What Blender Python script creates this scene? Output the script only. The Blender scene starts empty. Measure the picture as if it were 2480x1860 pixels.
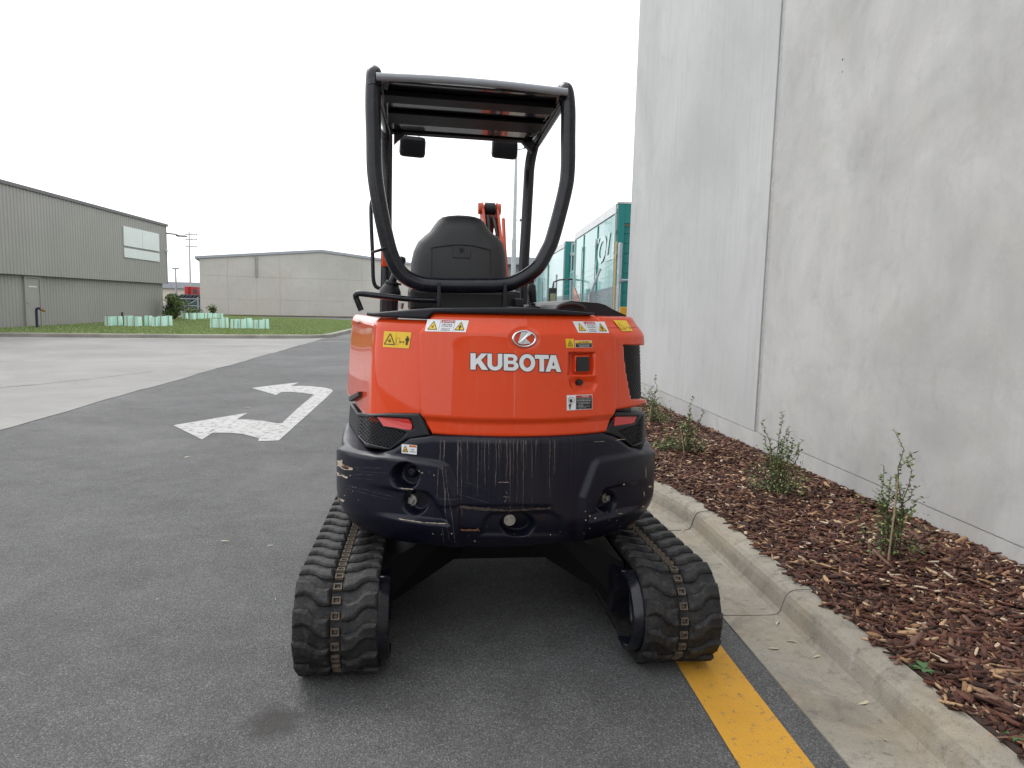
import bpy, bmesh, math, random
import numpy as np
from mathutils import Vector, Matrix
random.seed(7); RNG = np.random.default_rng(11)
R_ = math.radians
scene = bpy.context.scene
COL = scene.collection

# ------------------------------------------------------------------ camera
IMG_W, IMG_H, FPX = 2480.0, 1860.0, 1721.0
CAM_H = 1.42
YAW, PITCH, ROLL = 4.75, 6.48, 1.42
def cam_axes():
    y, p, r = R_(YAW), R_(PITCH), R_(ROLL)
    fw = np.array([math.sin(y)*math.cos(p), math.cos(y)*math.cos(p), -math.sin(p)])
    rt = np.array([math.cos(y), -math.sin(y), 0.0])
    up = np.cross(rt, fw)
    return fw, rt*math.cos(r)+up*math.sin(r), -rt*math.sin(r)+up*math.cos(r)
FW, RT, UP = cam_axes()
CAMO = np.array([0.0, 0.0, CAM_H])
cd = bpy.data.cameras.new('camera'); cam = bpy.data.objects.new('camera', cd); COL.objects.link(cam)
cd.sensor_fit = 'HORIZONTAL'; cd.sensor_width = 36.0; cd.lens = FPX/IMG_W*36.0
cd.clip_start = 0.05; cd.clip_end = 2000
m = Matrix.Identity(4)
for i in range(3):
    m[i][0] = RT[i]; m[i][1] = UP[i]; m[i][2] = -FW[i]; m[i][3] = CAMO[i]
cam.matrix_world = m
scene.camera = cam

# ------------------------------------------------------------------ light
SUN_EL, SUN_AZ = R_(52), R_(-40)          # bright overcast, sun up behind cloud, ahead and left
w = bpy.data.worlds.new('World'); scene.world = w; w.use_nodes = True
nt = w.node_tree; nt.nodes.clear()
sky = nt.nodes.new('ShaderNodeTexSky'); sky.sky_type = 'NISHITA'; sky.sun_disc = False
sky.sun_elevation = SUN_EL; sky.sun_rotation = SUN_AZ
sky.air_density = 1.0; sky.dust_density = 4.0; sky.ozone_density = 1.0
hs = nt.nodes.new('ShaderNodeHueSaturation'); hs.inputs['Saturation'].default_value = 0.10
mx = nt.nodes.new('ShaderNodeMixRGB'); mx.inputs[0].default_value = 0.72; mx.inputs[2].default_value = (9.6, 9.8, 10.1, 1)
bg = nt.nodes.new('ShaderNodeBackground'); bg.inputs['Strength'].default_value = 0.13
out = nt.nodes.new('ShaderNodeOutputWorld')
nt.links.new(sky.outputs[0], hs.inputs['Color']); nt.links.new(hs.outputs[0], mx.inputs[1])
nt.links.new(mx.outputs[0], bg.inputs['Color']); nt.links.new(bg.outputs[0], out.inputs['Surface'])
sd = bpy.data.lights.new('sun', 'SUN'); sd.energy = 0.9; sd.angle = R_(35); sd.color = (1.0, 0.97, 0.93)
so = bpy.data.objects.new('sun', sd); COL.objects.link(so)
sdir = Vector((math.sin(SUN_AZ)*math.cos(SUN_EL), math.cos(SUN_AZ)*math.cos(SUN_EL), math.sin(SUN_EL)))
so.rotation_euler = sdir.to_track_quat('Z', 'Y').to_euler()
so.location = (-20, 20, 40)
vs = scene.view_settings
vs.view_transform = 'Standard'; vs.look = 'None'; vs.exposure = 0.60; vs.gamma = 1.0; vs.use_curve_mapping = False
scene.render.engine = 'CYCLES'
scene.render.resolution_x = 1024; scene.render.resolution_y = 768

# ------------------------------------------------------------------ pixel helpers (photo pixel -> point on a known surface)
def ray(px, py):
    return FW + RT*(px-IMG_W/2)/FPX - UP*(py-IMG_H/2)/FPX
def onz(px, py, z=0.0):
    d = ray(px, py); t = (z-CAMO[2])/d[2]; return CAMO+d*t
def onx(px, py, x):
    d = ray(px, py); t = (x-CAMO[0])/d[0]; return CAMO+d*t
def ony(px, py, y):
    d = ray(px, py); t = (y-CAMO[1])/d[1]; return CAMO+d*t
def project(P):
    d = np.asarray(P, float)-CAMO
    zc = d@FW
    return IMG_W/2+FPX*(d@RT)/zc, IMG_H/2-FPX*(d@UP)/zc

# ------------------------------------------------------------------ mesh helpers
class MB:
    def __init__(s): s.v = []; s.f = []; s.sm = []
    def add(s, vs, fs, smooth=False):
        o = len(s.v); s.v += [tuple(map(float, p)) for p in vs]
        s.f += [tuple(i+o for i in f) for f in fs]; s.sm += [smooth]*len(fs)
        return s
    def box(s, c, d, rot=None, bev=0.0):
        if bev > 0:
            bm = bmesh.new(); bmesh.ops.create_cube(bm, size=1)
            for v in bm.verts: v.co = Vector((v.co.x*d[0], v.co.y*d[1], v.co.z*d[2]))
            bmesh.ops.bevel(bm, geom=bm.edges[:], offset=bev, segments=2, profile=0.6, affect='EDGES')
            vs = [v.co.copy() for v in bm.verts]; bm.verts.index_update()
            fs = [[v.index for v in f.verts] for f in bm.faces]; bm.free()
        else:
            vs = [Vector((x*d[0]/2, y*d[1]/2, z*d[2]/2)) for x in (-1, 1) for y in (-1, 1) for z in (-1, 1)]
            fs = [(0, 1, 3, 2), (4, 6, 7, 5), (0, 4, 5, 1), (2, 3, 7, 6), (0, 2, 6, 4), (1, 5, 7, 3)]
        if rot is not None: vs = [rot @ v for v in vs]
        return s.add([v+Vector(c) for v in vs], fs)
    def tube(s, pts, r, n=12, caps=True, closed=False):
        pts = [Vector(p) for p in pts]; N = len(pts)
        rs = r if hasattr(r, '__len__') else [r]*N
        rings = []; prev = None
        for i, p in enumerate(pts):
            if closed: t = pts[(i+1) % N]-pts[i-1]
            else: t = pts[min(i+1, N-1)]-pts[max(i-1, 0)]
            t.normalize()
            if prev is None:
                a = Vector((0, 0, 1)) if abs(t.z) < 0.9 else Vector((1, 0, 0))
                u = t.cross(a).normalized()
            else:
                u = (prev-t*prev.dot(t)).normalized()
            prev = u; b = t.cross(u)
            rings.append([p+(u*math.cos(2*math.pi*k/n)+b*math.sin(2*math.pi*k/n))*rs[i] for k in range(n)])
        vs = [q for g in rings for q in g]; fs = []
        M = N if closed else N-1
        for i in range(M):
            j = (i+1) % N
            for k in range(n):
                fs.append((i*n+k, i*n+(k+1) % n, j*n+(k+1) % n, j*n+k))
        s.add(vs, fs, True)
        if caps and not closed:
            s.add(rings[0], [tuple(range(n))[::-1]]); s.add(rings[-1], [tuple(range(n))])
        return s
    def cyl(s, a, b, r, n=16, r2=None):
        return s.tube([a, b], [r, r if r2 is None else r2], n)
    def prism(s, poly, h0, h1, fn, inset=0.0):
        """poly 2D list, fn(u,v,h)->xyz ; closed solid"""
        n = len(poly); top = poly
        if inset:
            c = np.mean(poly, axis=0); top = []
            for i in range(n):
                p0, p1, p2 = (np.array(poly[k % n]) for k in (i-1, i, i+1))
                e1 = (p1-p0)/max(1e-9, np.linalg.norm(p1-p0)); e2 = (p2-p1)/max(1e-9, np.linalg.norm(p2-p1))
                nn = np.array([-(e1+e2)[1], (e1+e2)[0]]); nn /= max(1e-9, np.linalg.norm(nn))
                k = max(0.4, abs(nn@np.array([-e1[1], e1[0]])))
                top.append(tuple(p1+nn*inset/k))
        vs = [fn(u, v, h0) for u, v in poly]+[fn(u, v, h1) for u, v in top]
        fs = [tuple(range(n))[::-1], tuple(range(n, 2*n))]
        fs += [(i, (i+1) % n, n+(i+1) % n, n+i) for i in range(n)]
        return s.add(vs, fs)
    def grid(s, P, smooth=True, flip=False):
        """P: (nu,nv,3)"""
        nu, nv = P.shape[:2]
        fs = []
        for i in range(nu-1):
            for j in range(nv-1):
                q = (i*nv+j, (i+1)*nv+j, (i+1)*nv+j+1, i*nv+j+1)
                fs.append(q[::-1] if flip else q)
        return s.add(P.reshape(-1, 3), fs, smooth)
    def mesh(s, name, mat=None):
        me = bpy.data.meshes.new(name); me.from_pydata(s.v, [], s.f)
        me.polygons.foreach_set('use_smooth', s.sm)
        if mat: me.materials.append(mat)
        me.update(); return me
    def build(s, name, mat=None, parent=None, **kw):
        return link(name, s.mesh(name, mat), parent, **kw)

def link(name, data, parent=None, loc=None, label=None, cat=None, group=None, kind=None):
    o = bpy.data.objects.new(name, data); COL.objects.link(o)
    if parent is not None: o.parent = parent
    if loc is not None: o.location = loc
    tag(o, label, cat, group, kind); return o
def tag(o, label=None, cat=None, group=None, kind=None):
    if label: o['label'] = label
    if cat: o['category'] = cat
    if group: o['group'] = group
    if kind: o['kind'] = kind
    return o
def empty(name, loc=(0, 0, 0), rz=0.0, **kw):
    o = link(name, None, **kw); o.location = loc; o.rotation_euler = (0, 0, rz); o.empty_display_size = 0.2
    return o
def fast_mesh(name, V, F, mat=None, smooth=False):
    """V (n,3) F (m,k) numpy"""
    me = bpy.data.meshes.new(name); k = F.shape[1]
    me.vertices.add(len(V)); me.vertices.foreach_set('co', np.ascontiguousarray(V, dtype=np.float32).ravel())
    me.loops.add(F.size); me.loops.foreach_set('vertex_index', np.ascontiguousarray(F, dtype=np.int32).ravel())
    me.polygons.add(len(F)); me.polygons.foreach_set('loop_start', np.arange(0, F.size, k, dtype=np.int32))
    if smooth: me.polygons.foreach_set('use_smooth', np.ones(len(F), dtype=bool))
    if mat: me.materials.append(mat)
    me.update(calc_edges=True); me.validate(); return me
def sstep(a, b, x):
    t = np.clip((np.asarray(x, float)-a)/(b-a), 0, 1); return t*t*(3-2*t)
def catmull(pts, per=8):
    P = [Vector(p) for p in pts]; P = [P[0]*2-P[1]]+P+[P[-1]*2-P[-2]]; out = []
    for i in range(1, len(P)-2):
        for k in range(per):
            t = k/per; a, b, c, d = P[i-1], P[i], P[i+1], P[i+2]
            out.append(0.5*((2*b)+(c-a)*t+(2*a-5*b+4*c-d)*t*t+(-a+3*b-3*c+d)*t**3))
    out.append(P[-2]); return out

# ------------------------------------------------------------------ materials
class NT:
    def __init__(s, name):
        s.m = bpy.data.materials.new(name); s.m.use_nodes = True; s.t = s.m.node_tree
        s.t.nodes.clear(); s.o = s.n('ShaderNodeOutputMaterial'); s.b = s.n('ShaderNodeBsdfPrincipled')
        s.l(s.b.outputs[0], s.o.inputs[0])
    def n(s, k, **kw):
        x = s.t.nodes.new(k)
        for a, v in kw.items(): setattr(x, a, v)
        return x
    def l(s, a, b): s.t.links.new(a, b)
    def coord(s, kind='Object', scale=None):
        c = s.n('ShaderNodeTexCoord').outputs[kind]
        if scale is None: return c
        mp = s.n('ShaderNodeMapping'); mp.inputs['Scale'].default_value = scale
        s.l(c, mp.inputs['Vector']); return mp.outputs[0]
    def noise(s, co, scale, detail=4, rough=0.6, dist=0.0):
        x = s.n('ShaderNodeTexNoise'); x.inputs['Scale'].default_value = scale; x.inputs['Detail'].default_value = detail
        x.inputs['Roughness'].default_value = rough; x.inputs['Distortion'].default_value = dist
        s.l(co, x.inputs['Vector']); return x.outputs['Fac']
    def voro(s, co, scale, out='Distance', feature='F1'):
        x = s.n('ShaderNodeTexVoronoi'); x.feature = feature; x.inputs['Scale'].default_value = scale
        s.l(co, x.inputs['Vector']); return x.outputs[out]
    def ramp(s, fac, stops, interp='LINEAR'):
        x = s.n('ShaderNodeValToRGB'); x.color_ramp.interpolation = interp
        e = x.color_ramp.elements
        while len(e) < len(stops): e.new(0.5)
        for q, (p, c) in zip(e, stops):
            q.position = p; q.color = (c, c, c, 1) if not hasattr(c, '__len__') else (*c, 1)
        s.l(fac, x.inputs[0]); return x.outputs[0]
    def mix(s, fac, a, b, mode='MIX'):
        x = s.n('ShaderNodeMixRGB', blend_type=mode)
        for v, i in ((fac, 0), (a, 1), (b, 2)):
            if hasattr(v, 'is_output'): s.l(v, x.inputs[i])
            elif hasattr(v, '__len__'): x.inputs[i].default_value = (*v, 1)
            else: x.inputs[i].default_value = v if i == 0 else (v, v, v, 1)
        return x.outputs[0]
    def math(s, op, a, b=0.0, c=None):
        x = s.n('ShaderNodeMath', operation=op)
        for v, i in ((a, 0), (b, 1)) + (((c, 2),) if c is not None else ()):
            if hasattr(v, 'is_output'): s.l(v, x.inputs[i])
            else: x.inputs[i].default_value = v
        return x.outputs[0]
    def set(s, **kw):
        for k, v in kw.items():
            k = {'color': 'Base Color', 'rough': 'Roughness', 'metal': 'Metallic', 'coat': 'Coat Weight', 'coatr': 'Coat Roughness',
                 'spec': 'Specular IOR Level', 'trans': 'Transmission Weight', 'sub': 'Subsurface Weight', 'ior': 'IOR', 'alpha': 'Alpha'}[k]
            i = s.b.inputs[k]
            if hasattr(v, 'is_output'): s.l(v, i)
            elif hasattr(v, '__len__'): i.default_value = (*v, 1)
            else: i.default_value = v
        return s
    def bump(s, h, strength=0.3, dist=0.01, normal=None):
        x = s.n('ShaderNodeBump'); x.inputs['Strength'].default_value = strength; x.inputs['Distance'].default_value = dist
        s.l(h, x.inputs['Height'])
        if normal is not None: s.l(normal, x.inputs['Normal'])
        s.l(x.outputs[0], s.b.inputs['Normal']); return x.outputs[0]

def simple(name, col, rough=0.5, metal=0.0, var=0.12, scale=6.0, bump=0.0, bscale=120.0, coat=0.0, spec=0.5, dirt=0.0, dirtcol=(0.25, 0.22, 0.18)):
    s = NT(name); co = s.coord()
    f = s.noise(co, scale, 5)
    a = tuple(max(0, c*(1-var)) for c in col); b = tuple(min(1, c*(1+var)) for c in col)
    c = s.mix(s.ramp(f, [(0.3, 0.0), (0.7, 1.0)]), a, b)
    if dirt:
        d = s.ramp(s.noise(co, scale*2.3, 8, 0.7), [(0.45, 0.0), (0.75, dirt)])
        c = s.mix(d, c, dirtcol)
    s.set(color=c, metal=metal, coat=coat, spec=spec)
    r = s.noise(co, scale*3, 6)
    s.set(rough=s.math('MULTIPLY_ADD', r, 0.25*rough, rough*0.88))
    if bump: s.bump(s.noise(co, bscale, 4), bump, 0.004)
    return s.m

def mat_asphalt():
    s = NT('asphalt'); co = s.coord()
    big = s.noise(co, 0.55, 6, 0.6); mid = s.noise(co, 6.0, 5, 0.65)
    agg = s.voro(co, 185.0, 'Color'); hsv = s.n('ShaderNodeSeparateColor'); s.l(agg, hsv.inputs[0])
    cellv = hsv.outputs[0]
    dist = s.voro(co, 185.0, 'Distance')
    stone = s.ramp(cellv, [(0.0, 0.094), (0.45, 0.121), (0.80, 0.150), (0.95, 0.19), (1.0, 0.26)])
    gap = s.ramp(dist, [(0.30, 1.0), (0.66, 0.55)])
    c = s.mix(1.0, stone, gap, 'MULTIPLY')
    tone = s.ramp(big, [(0.25, (0.78, 0.78, 0.795)), (0.75, (1.07, 1.07, 1.065))])
    c = s.mix(1.0, c, tone, 'MULTIPLY')
    c = s.mix(1.0, c, s.ramp(mid, [(0.3, 0.86), (0.7, 1.12)]), 'MULTIPLY')
    c = s.mix(1.0, c, s.ramp(s.noise(co, 330.0, 2), [(0.3, 0.75), (0.7, 1.25)]), 'MULTIPLY')
    c = s.mix(1.0, c, s.ramp(s.noise(co, 1.9, 7, .68, .5), [(0.30, 0.84), (0.70, 1.12)]), 'MULTIPLY')
    # oil spots
    spot = s.ramp(s.noise(co, 1.3, 6, 0.65, 0.4), [(0.67, 0.0), (0.74, 0.6)])
    c = s.mix(spot, c, (0.045, 0.042, 0.04))
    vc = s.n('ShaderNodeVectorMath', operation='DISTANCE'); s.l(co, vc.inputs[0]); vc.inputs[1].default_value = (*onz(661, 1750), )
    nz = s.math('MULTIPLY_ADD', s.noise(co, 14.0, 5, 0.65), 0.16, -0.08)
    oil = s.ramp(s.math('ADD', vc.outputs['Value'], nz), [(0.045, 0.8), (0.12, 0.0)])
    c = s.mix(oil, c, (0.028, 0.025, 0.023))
    pale = s.ramp(s.noise(co, 0.35, 7, 0.62, 0.6), [(0.50, 0.0), (0.78, 0.5)])
    c = s.mix(pale, c, (0.185, 0.185, 0.187))
    s.set(color=c, rough=0.82, spec=0.4)
    h = s.math('MULTIPLY', s.math('SUBTRACT', 0.7, dist), s.math('MULTIPLY_ADD', cellv, 0.6, 0.5))
    s.bump(h, 0.8, 0.0035)
    return s.m

def mat_concrete(name, col, warm=0.0, scale=1.0, streak=0.0, dark=0.35, bump=0.25, pores=True, seed=0.0, crisp=False):
    s = NT(name); co0 = s.coord()
    mp = s.n('ShaderNodeMapping'); mp.inputs['Location'].default_value = (seed, seed*1.7, seed*0.6); s.l(co0, mp.inputs['Vector']); co = mp.outputs[0]
    n1 = s.noise(co, 0.8*scale, 8, 0.62, 0.5); n2 = s.noise(co, 3.5*scale, 7, 0.65, 0.8); n3 = s.noise(co, 22*scale, 6, 0.7)
    a = tuple(c*(1-dark*0.45) for c in col); b = tuple(min(1, c*(1+dark*0.22)) for c in col)
    c = s.mix(s.ramp(n1, [(0.32, 0.0), (0.62, 1.0)]), a, b)
    c = s.mix(s.ramp(n2, [(0.52, 0.0), (0.74, 0.55*dark+0.08)]), c, tuple(v*0.62 for v in col))
    c = s.mix(s.ramp(n3, [(0.35, 0.14*dark+0.04), (0.65, 0.0)]), c, tuple(v*0.6 for v in col))
    if warm:
        c = s.mix(s.ramp(s.noise(co, 1.7*scale, 5, 0.6), [(0.5, 0.0), (0.75, warm)]), c, (col[0]*1.0, col[1]*0.9, col[2]*0.72))
    if streak:
        mp2 = s.n('ShaderNodeMapping'); mp2.inputs['Scale'].default_value = (7.0, 7.0, 0.35); s.l(co, mp2.inputs['Vector'])
        st = s.noise(mp2.outputs[0], 1.6, 6, 0.62, 0.25)
        c = s.mix(s.ramp(st, [(0.50, 0.0), (0.72, streak)]), c, tuple(v*0.66 for v in col))
    if pores:
        pv = s.voro(co, 60*scale, 'Distance'); pr = s.noise(co, 9*scale, 3)
        pm = s.math('MULTIPLY', s.ramp(pv, [(0.05, 1.0), (0.12, 0.0)]), s.ramp(pr, [(0.58, 0.0), (0.66, 0.6)]))
        c = s.mix(pm, c, tuple(v*0.45 for v in col))
    s.set(color=c, rough=0.88, spec=0.3)
    s.bump(s.math('ADD', s.math('MULTIPLY', n3, 0.35), s.math('MULTIPLY', s.noise(co, 160*scale, 3), 0.25)), bump, 0.01)
    return s.m

def mat_island(name, stops, rough=0.85, bump=0.4, bscale=60, grain=0.25, trans=0.0):
    """colour by piece: random per mesh island plus random per object"""
    s = NT(name); g = s.n('ShaderNodeNewGeometry').outputs['Random Per Island']; oi = s.n('ShaderNodeObjectInfo').outputs['Random']
    f = s.math('FRACT', s.math('ADD', g, oi)); co = s.coord()
    c = s.ramp(f, stops)
    n = s.noise(co, bscale, 6, 0.7)
    c = s.mix(1.0, c, s.ramp(n, [(0.3, 1-grain), (0.7, 1+grain)]), 'MULTIPLY')
    s.set(color=c, rough=rough, spec=0.35)
    if bump: s.bump(n, bump, 0.003)
    return s.m
# ================================================================== SETTING
M = {}
M['asphalt'] = mat_asphalt()
M['apron'] = mat_concrete('apron_concrete', (0.255, 0.25, 0.243), 0.15, 0.5, 0.0, 0.45, 0.2)
M['wall'] = mat_concrete('wall_concrete', (0.452, 0.450, 0.440), 0.16, 1.3, 0.14, 0.46, 0.30, True, 3.3)
M['wall2'] = mat_concrete('wall_concrete_streaked', (0.462, 0.467, 0.463), 0.05, 0.55, 0.34, 0.30, 0.30, True, 9.1)
M['footing'] = mat_concrete('footing_concrete', (0.47, 0.468, 0.45), 0.6, 0.8, 0.0, 0.3, 0.2, True, 5.0)
def mat_kerb():
    s = NT('kerb_concrete'); co = s.coord()
    c = s.mix(s.ramp(s.noise(co, 1.6, 7, .65, .6), [(.32, 0), (.66, 1)]), (.24, .215, .175), (.36, .335, .285))
    c = s.mix(s.ramp(s.noise(co, 5.5, 8, .72, .8), [(.48, 0), (.70, .75)]), c, (.135, .125, .105))
    c = s.mix(s.ramp(s.noise(co, 19, 7, .75, .4), [(.55, 0), (.70, .7)]), c, (.09, .085, .075))
    c = s.mix(s.ramp(s.noise(co, 9, 6, .7), [(.60, 0), (.74, .6)]), c, (.46, .44, .40))
    c = s.mix(s.ramp(s.noise(co, 2.6, 5, .6), [(.5, 0), (.7, .55)]), c, (.33, .265, .18))
    v = s.voro(co, 95, 'Distance'); c = s.mix(s.math('MULTIPLY', s.ramp(v, [(.10, 1), (.22, 0)]), s.ramp(s.noise(co, 24, 3), [(.5, 0), (.6, .8)])), c, (.06, .055, .05))
    c = s.mix(1.0, c, s.ramp(s.noise(co, 260, 3), [(.3, .82), (.7, 1.16)]), 'MULTIPLY')
    s.set(color=c, rough=.9, spec=.3); s.bump(s.math('ADD', s.noise(co, 45, 6, .7), s.math('MULTIPLY', s.noise(co, 220, 3), .5)), .5, .005); return s.m
M['kerb'] = mat_kerb()
M['farwall'] = mat_concrete('far_concrete', (0.52, 0.505, 0.465), 0.25, 0.22, 0.25, 0.30, 0.1, False, 2.0)
M['sealant'] = simple('joint_sealant', (0.34, 0.34, 0.33), 0.7, 0, 0.15, 20)
M['steelgal'] = simple('galvanised_steel', (0.34, 0.36, 0.39), 0.5, 0.5, 0.15, 9)
M['palegal'] = simple('pale_galvanised', (0.46, 0.48, 0.49), 0.5, 0.1, 0.08, 5)
M['soil'] = simple('mulch_soil', (0.035, 0.02, 0.014), 0.95, 0, 0.4, 30, 0.6, 90)
M['lawnsoil'] = simple('lawn_turf', (0.15, 0.21, 0.07), 0.95, 0, 0.35, 1.5, 0.6, 30)

# road: one sheet
mb = MB(); mb.add([(-260, -60, 0), (260, -60, 0), (260, 420, 0), (-260, 420, 0)], [(0, 1, 2, 3)])
mb.build('road', M['asphalt'], kind='structure', label='grey asphalt road under and around the excavator')

# concrete apron left of the road
def sheet(name, poly, z, mat, label=None, kind='structure', parent=None):
    b = MB(); b.add([(x, y, z) for x, y in poly], [tuple(range(len(poly)))])
    return b.build(name, mat, parent, kind=kind, label=label)
edge = []
yy = -8.0
while yy < 26.6:
    edge.append((-4.62+0.012*math.sin(yy*5.1)+0.02*math.sin(yy*1.7)+random.uniform(-.008, .008), yy)); yy += 0.35
apron = sheet('concrete_apron', edge+[(-60, 26.6), (-60, -8.0)], 0.005, M['apron'], 'pale concrete apron left of the asphalt road')
# crack in the slab
cr = [onz(x*.40687, 780+y*.40687, 0.007) for x, y in [(-60, 398), (0, 390), (110, 380), (220, 372), (360, 356), (500, 342), (700, 318), (930, 293)]]
crack_m = simple('crack_dark', (0.05, 0.048, 0.045), 0.9)
b = MB()
pts = []
for i in range(len(cr)-1):
    for k in range(8):
        t = k/8; p = cr[i]*(1-t)+cr[i+1]*t; pts.append(p+np.array([0, random.uniform(-.02, .02), 0]))
L = [(p[0], p[1]-0.012-random.uniform(0, .014), .0075) for p in pts]; Rr = [(p[0], p[1]+0.012+random.uniform(0, .014), .0075) for p in pts]
b.add(L+Rr, [(i, i+1, len(L)+i+1, len(L)+i) for i in range(len(L)-1)])
b.build('slab_crack', crack_m, apron)

# ---- road markings
def mat_paint(name, col, wear, wscale):
    s = NT(name); co = s.coord(); n = s.noise(co, wscale, 8, 0.7, 0.3); n2 = s.noise(co, 160, 3, 0.7)
    v = s.voro(co, 105, 'Distance')
    k = s.math('ADD', s.math('MULTIPLY', n, 0.65), s.math('MULTIPLY', n2, 0.42))
    msk = s.ramp(k, [(wear-0.03, 0.0), (wear+0.06, 1.0)])
    c = s.mix(s.noise(co, 5, 4), tuple(x*0.82 for x in col), tuple(min(1, x*1.1) for x in col))
    c = s.mix(msk, c, s.ramp(s.noise(co, 90, 3), [(0.3, 0.05), (0.7, 0.14)]))
    s.set(color=c, rough=0.75, spec=0.3); s.bump(s.math('SUBTRACT', 1.0, v), 0.6, 0.003); return s.m
M['white_paint'] = mat_paint('white_road_paint', (0.43, 0.43, 0.42), 0.575, 14)
M['yellow_paint'] = mat_paint('yellow_road_paint', (0.58, 0.30, 0.035), 0.622, 22)
sheet('yellow_line', [(0.905, -2), (1.14, -2), (1.145, 4.0), (1.13, 4.6), (1.06, 5.0), (0.86, 4.95), (0.905, 4.55), (0.91, 4.0)], 0.004, M['yellow_paint'], 'wide yellow edge line beside the kerb')
ar = [(190, 628), (620, 556), (1055, 483), (930, 558), (1100, 563), (1260, 580), (1400, 607), (1460, 600), (1640, 430), (1830, 270), (1700, 250), (1560, 238), (1450, 240), (1385, 275),
      (1105, 192), (1400, 155), (1650, 128), (1560, 170), (1700, 168), (1800, 172), (1960, 190), (2030, 206), (2050, 228), (1990, 290), (1760, 500), (1420, 805), (1180, 815), (1190, 780), (1000, 730), (850, 715), (650, 715), (525, 795)]
sheet('turn_arrow', [tuple(onz(380+x*.20796, 900+y*.20796)[:2]) for x, y in ar], 0.004, M['white_paint'], 'worn white double turn arrow painted on the road')
sheet('white_line', [(-11.5, 24.00), (-3.0, 23.95), (0.5, 23.95), (0.5, 24.07), (-3.0, 24.07), (-11.5, 24.12)], 0.009, M['white_paint'], 'thin white line across the road before the lawn')

# ---- kerb and gutter on the right
def sweep(path, prof):
    """path list of 2D pts; prof list of (d,z), d to the right of travel"""
    P = np.zeros((len(path), len(prof), 3))
    for i, p in enumerate(path):
        a = np.array(path[max(i-1, 0)]); c = np.array(path[min(i+1, len(path)-1)]); t = (c-a)/np.linalg.norm(c-a)
        nrm = np.array([t[1], -t[0]])
        for j, (d, z) in enumerate(prof): P[i, j] = (p[0]+nrm[0]*d, p[1]+nrm[1]*d, z)
    return P
def swept_solid(path, prof, mat, name, parent, **kw):
    P = sweep(path, prof); b = MB(); b.grid(P, False)
    n = len(prof); b.add(P[0], [tuple(range(n))]); b.add(P[-1], [tuple(range(n))[::-1]])
    return b.build(name, mat, parent, **kw)
kpath = [(1.53, y) for y in np.arange(-2, 4.25, 0.1)]+[(v.x, v.y) for v in catmull([(1.53, 4.25, 0), (1.505, 4.55, 0), (1.44, 4.85, 0), (1.33, 5.25, 0), (1.18, 5.8, 0), (1.05, 6.6, 0), (0.98, 8.0, 0), (0.98, 12.0, 0), (0.98, 14, 0)], 6)]
kprof = [(-0.275, -0.04), (-0.275, 0.007), (-0.14, 0.006), (-0.03, 0.007), (-0.008, 0.012), (0.006, 0.03), (0.022, 0.085), (0.034, 0.108), (0.054, 0.123), (0.08, 0.128), (0.15, 0.130), (0.158, 0.122), (0.16, -0.04)]
kerb = empty('kerb', (0, 0, 0), label='concrete kerb and gutter between road and mulch bed', kind='structure')
cuts = [0.6, 3.06, 4.31, 6.4, 8.8]
segs = []; cur = []
for p in kpath:
    if segs.__len__() < len(cuts) and p[1] > cuts[len(segs)] and len(cur) > 1:
        yc = cuts[len(segs)]
        a = cur[-1]; t = (yc-0.005-a[1])/(p[1]-a[1]); e = (a[0]+(p[0]-a[0])*t, yc-0.005)
        segs.append(cur+[e]); t2 = (yc+0.004-a[1])/(p[1]-a[1]); cur = [(a[0]+(p[0]-a[0])*t2, yc+0.004)]
    cur.append(p)
segs.append(cur)
for sgm in segs:
    sg = [q for i, q in enumerate(sgm) if i == 0 or math.hypot(q[0]-sgm[i-1][0], q[1]-sgm[i-1][1]) > 0.012]
    swept_solid(sg, kprof, M['kerb'], 'kerb_segment', kerb)
def kerb_x(y):
    ys = [p[1] for p in kpath]; xs = [p[0] for p in kpath]; return np.interp(y, ys, xs)

# ---- mulch bed
XW = 2.9
def mulch_h(x, y):
    kx = kerb_x(y)+0.16
    t = np.clip((x-kx)/(XW-kx), 0, 1)
    wall = np.interp(y, [2, 3.3, 8, 12], [0.165, 0.15, 0.055, 0.02])
    bumps = 0.014*np.sin(x*5.3+y*2.1)+0.012*np.sin(y*4.3-x*3.1)
    return np.where(np.asarray(x) < kx, .141, 0.0)+np.where(np.asarray(x) < kx, 0.0, 1.0)*(0.118+(wall-0.118)*t**1.3+bumps*np.clip(t*6, 0, 1)*np.clip((1-t)*6, 0, 1)+0.012*np.clip(t*8, 0, 1))
gy = np.linspace(-2, 14, 130); P = np.zeros((130, 16, 3))
for i, y in enumerate(gy):
    for j, t in enumerate(np.linspace(0, 1, 16)):
        x = kerb_x(y)+0.155+(XW+0.02-kerb_x(y)-0.155)*t
        P[i, j] = (x, y, mulch_h(x, y)-0.012)
b = MB(); b.grid(P, True, True)
mulch = b.build('mulch_bed', M['soil'], kind='structure', label='bark mulch garden bed between kerb and concrete wall')
M['bark'] = mat_island('bark_chips', [(0.0, (0.022, 0.009, 0.006)), (0.26, (0.052, 0.019, 0.012)), (0.52, (0.090, 0.033, 0.020)), (0.72, (0.122, 0.050, 0.031)), (0.83, (0.16, 0.098, 0.074)), (0.90, (0.25, 0.135, 0.066)), (0.955, (0.42, 0.27, 0.15)), (1.0, (0.58, 0.48, 0.37))], 0.8, 0.5, 140, 0.35)
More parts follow.
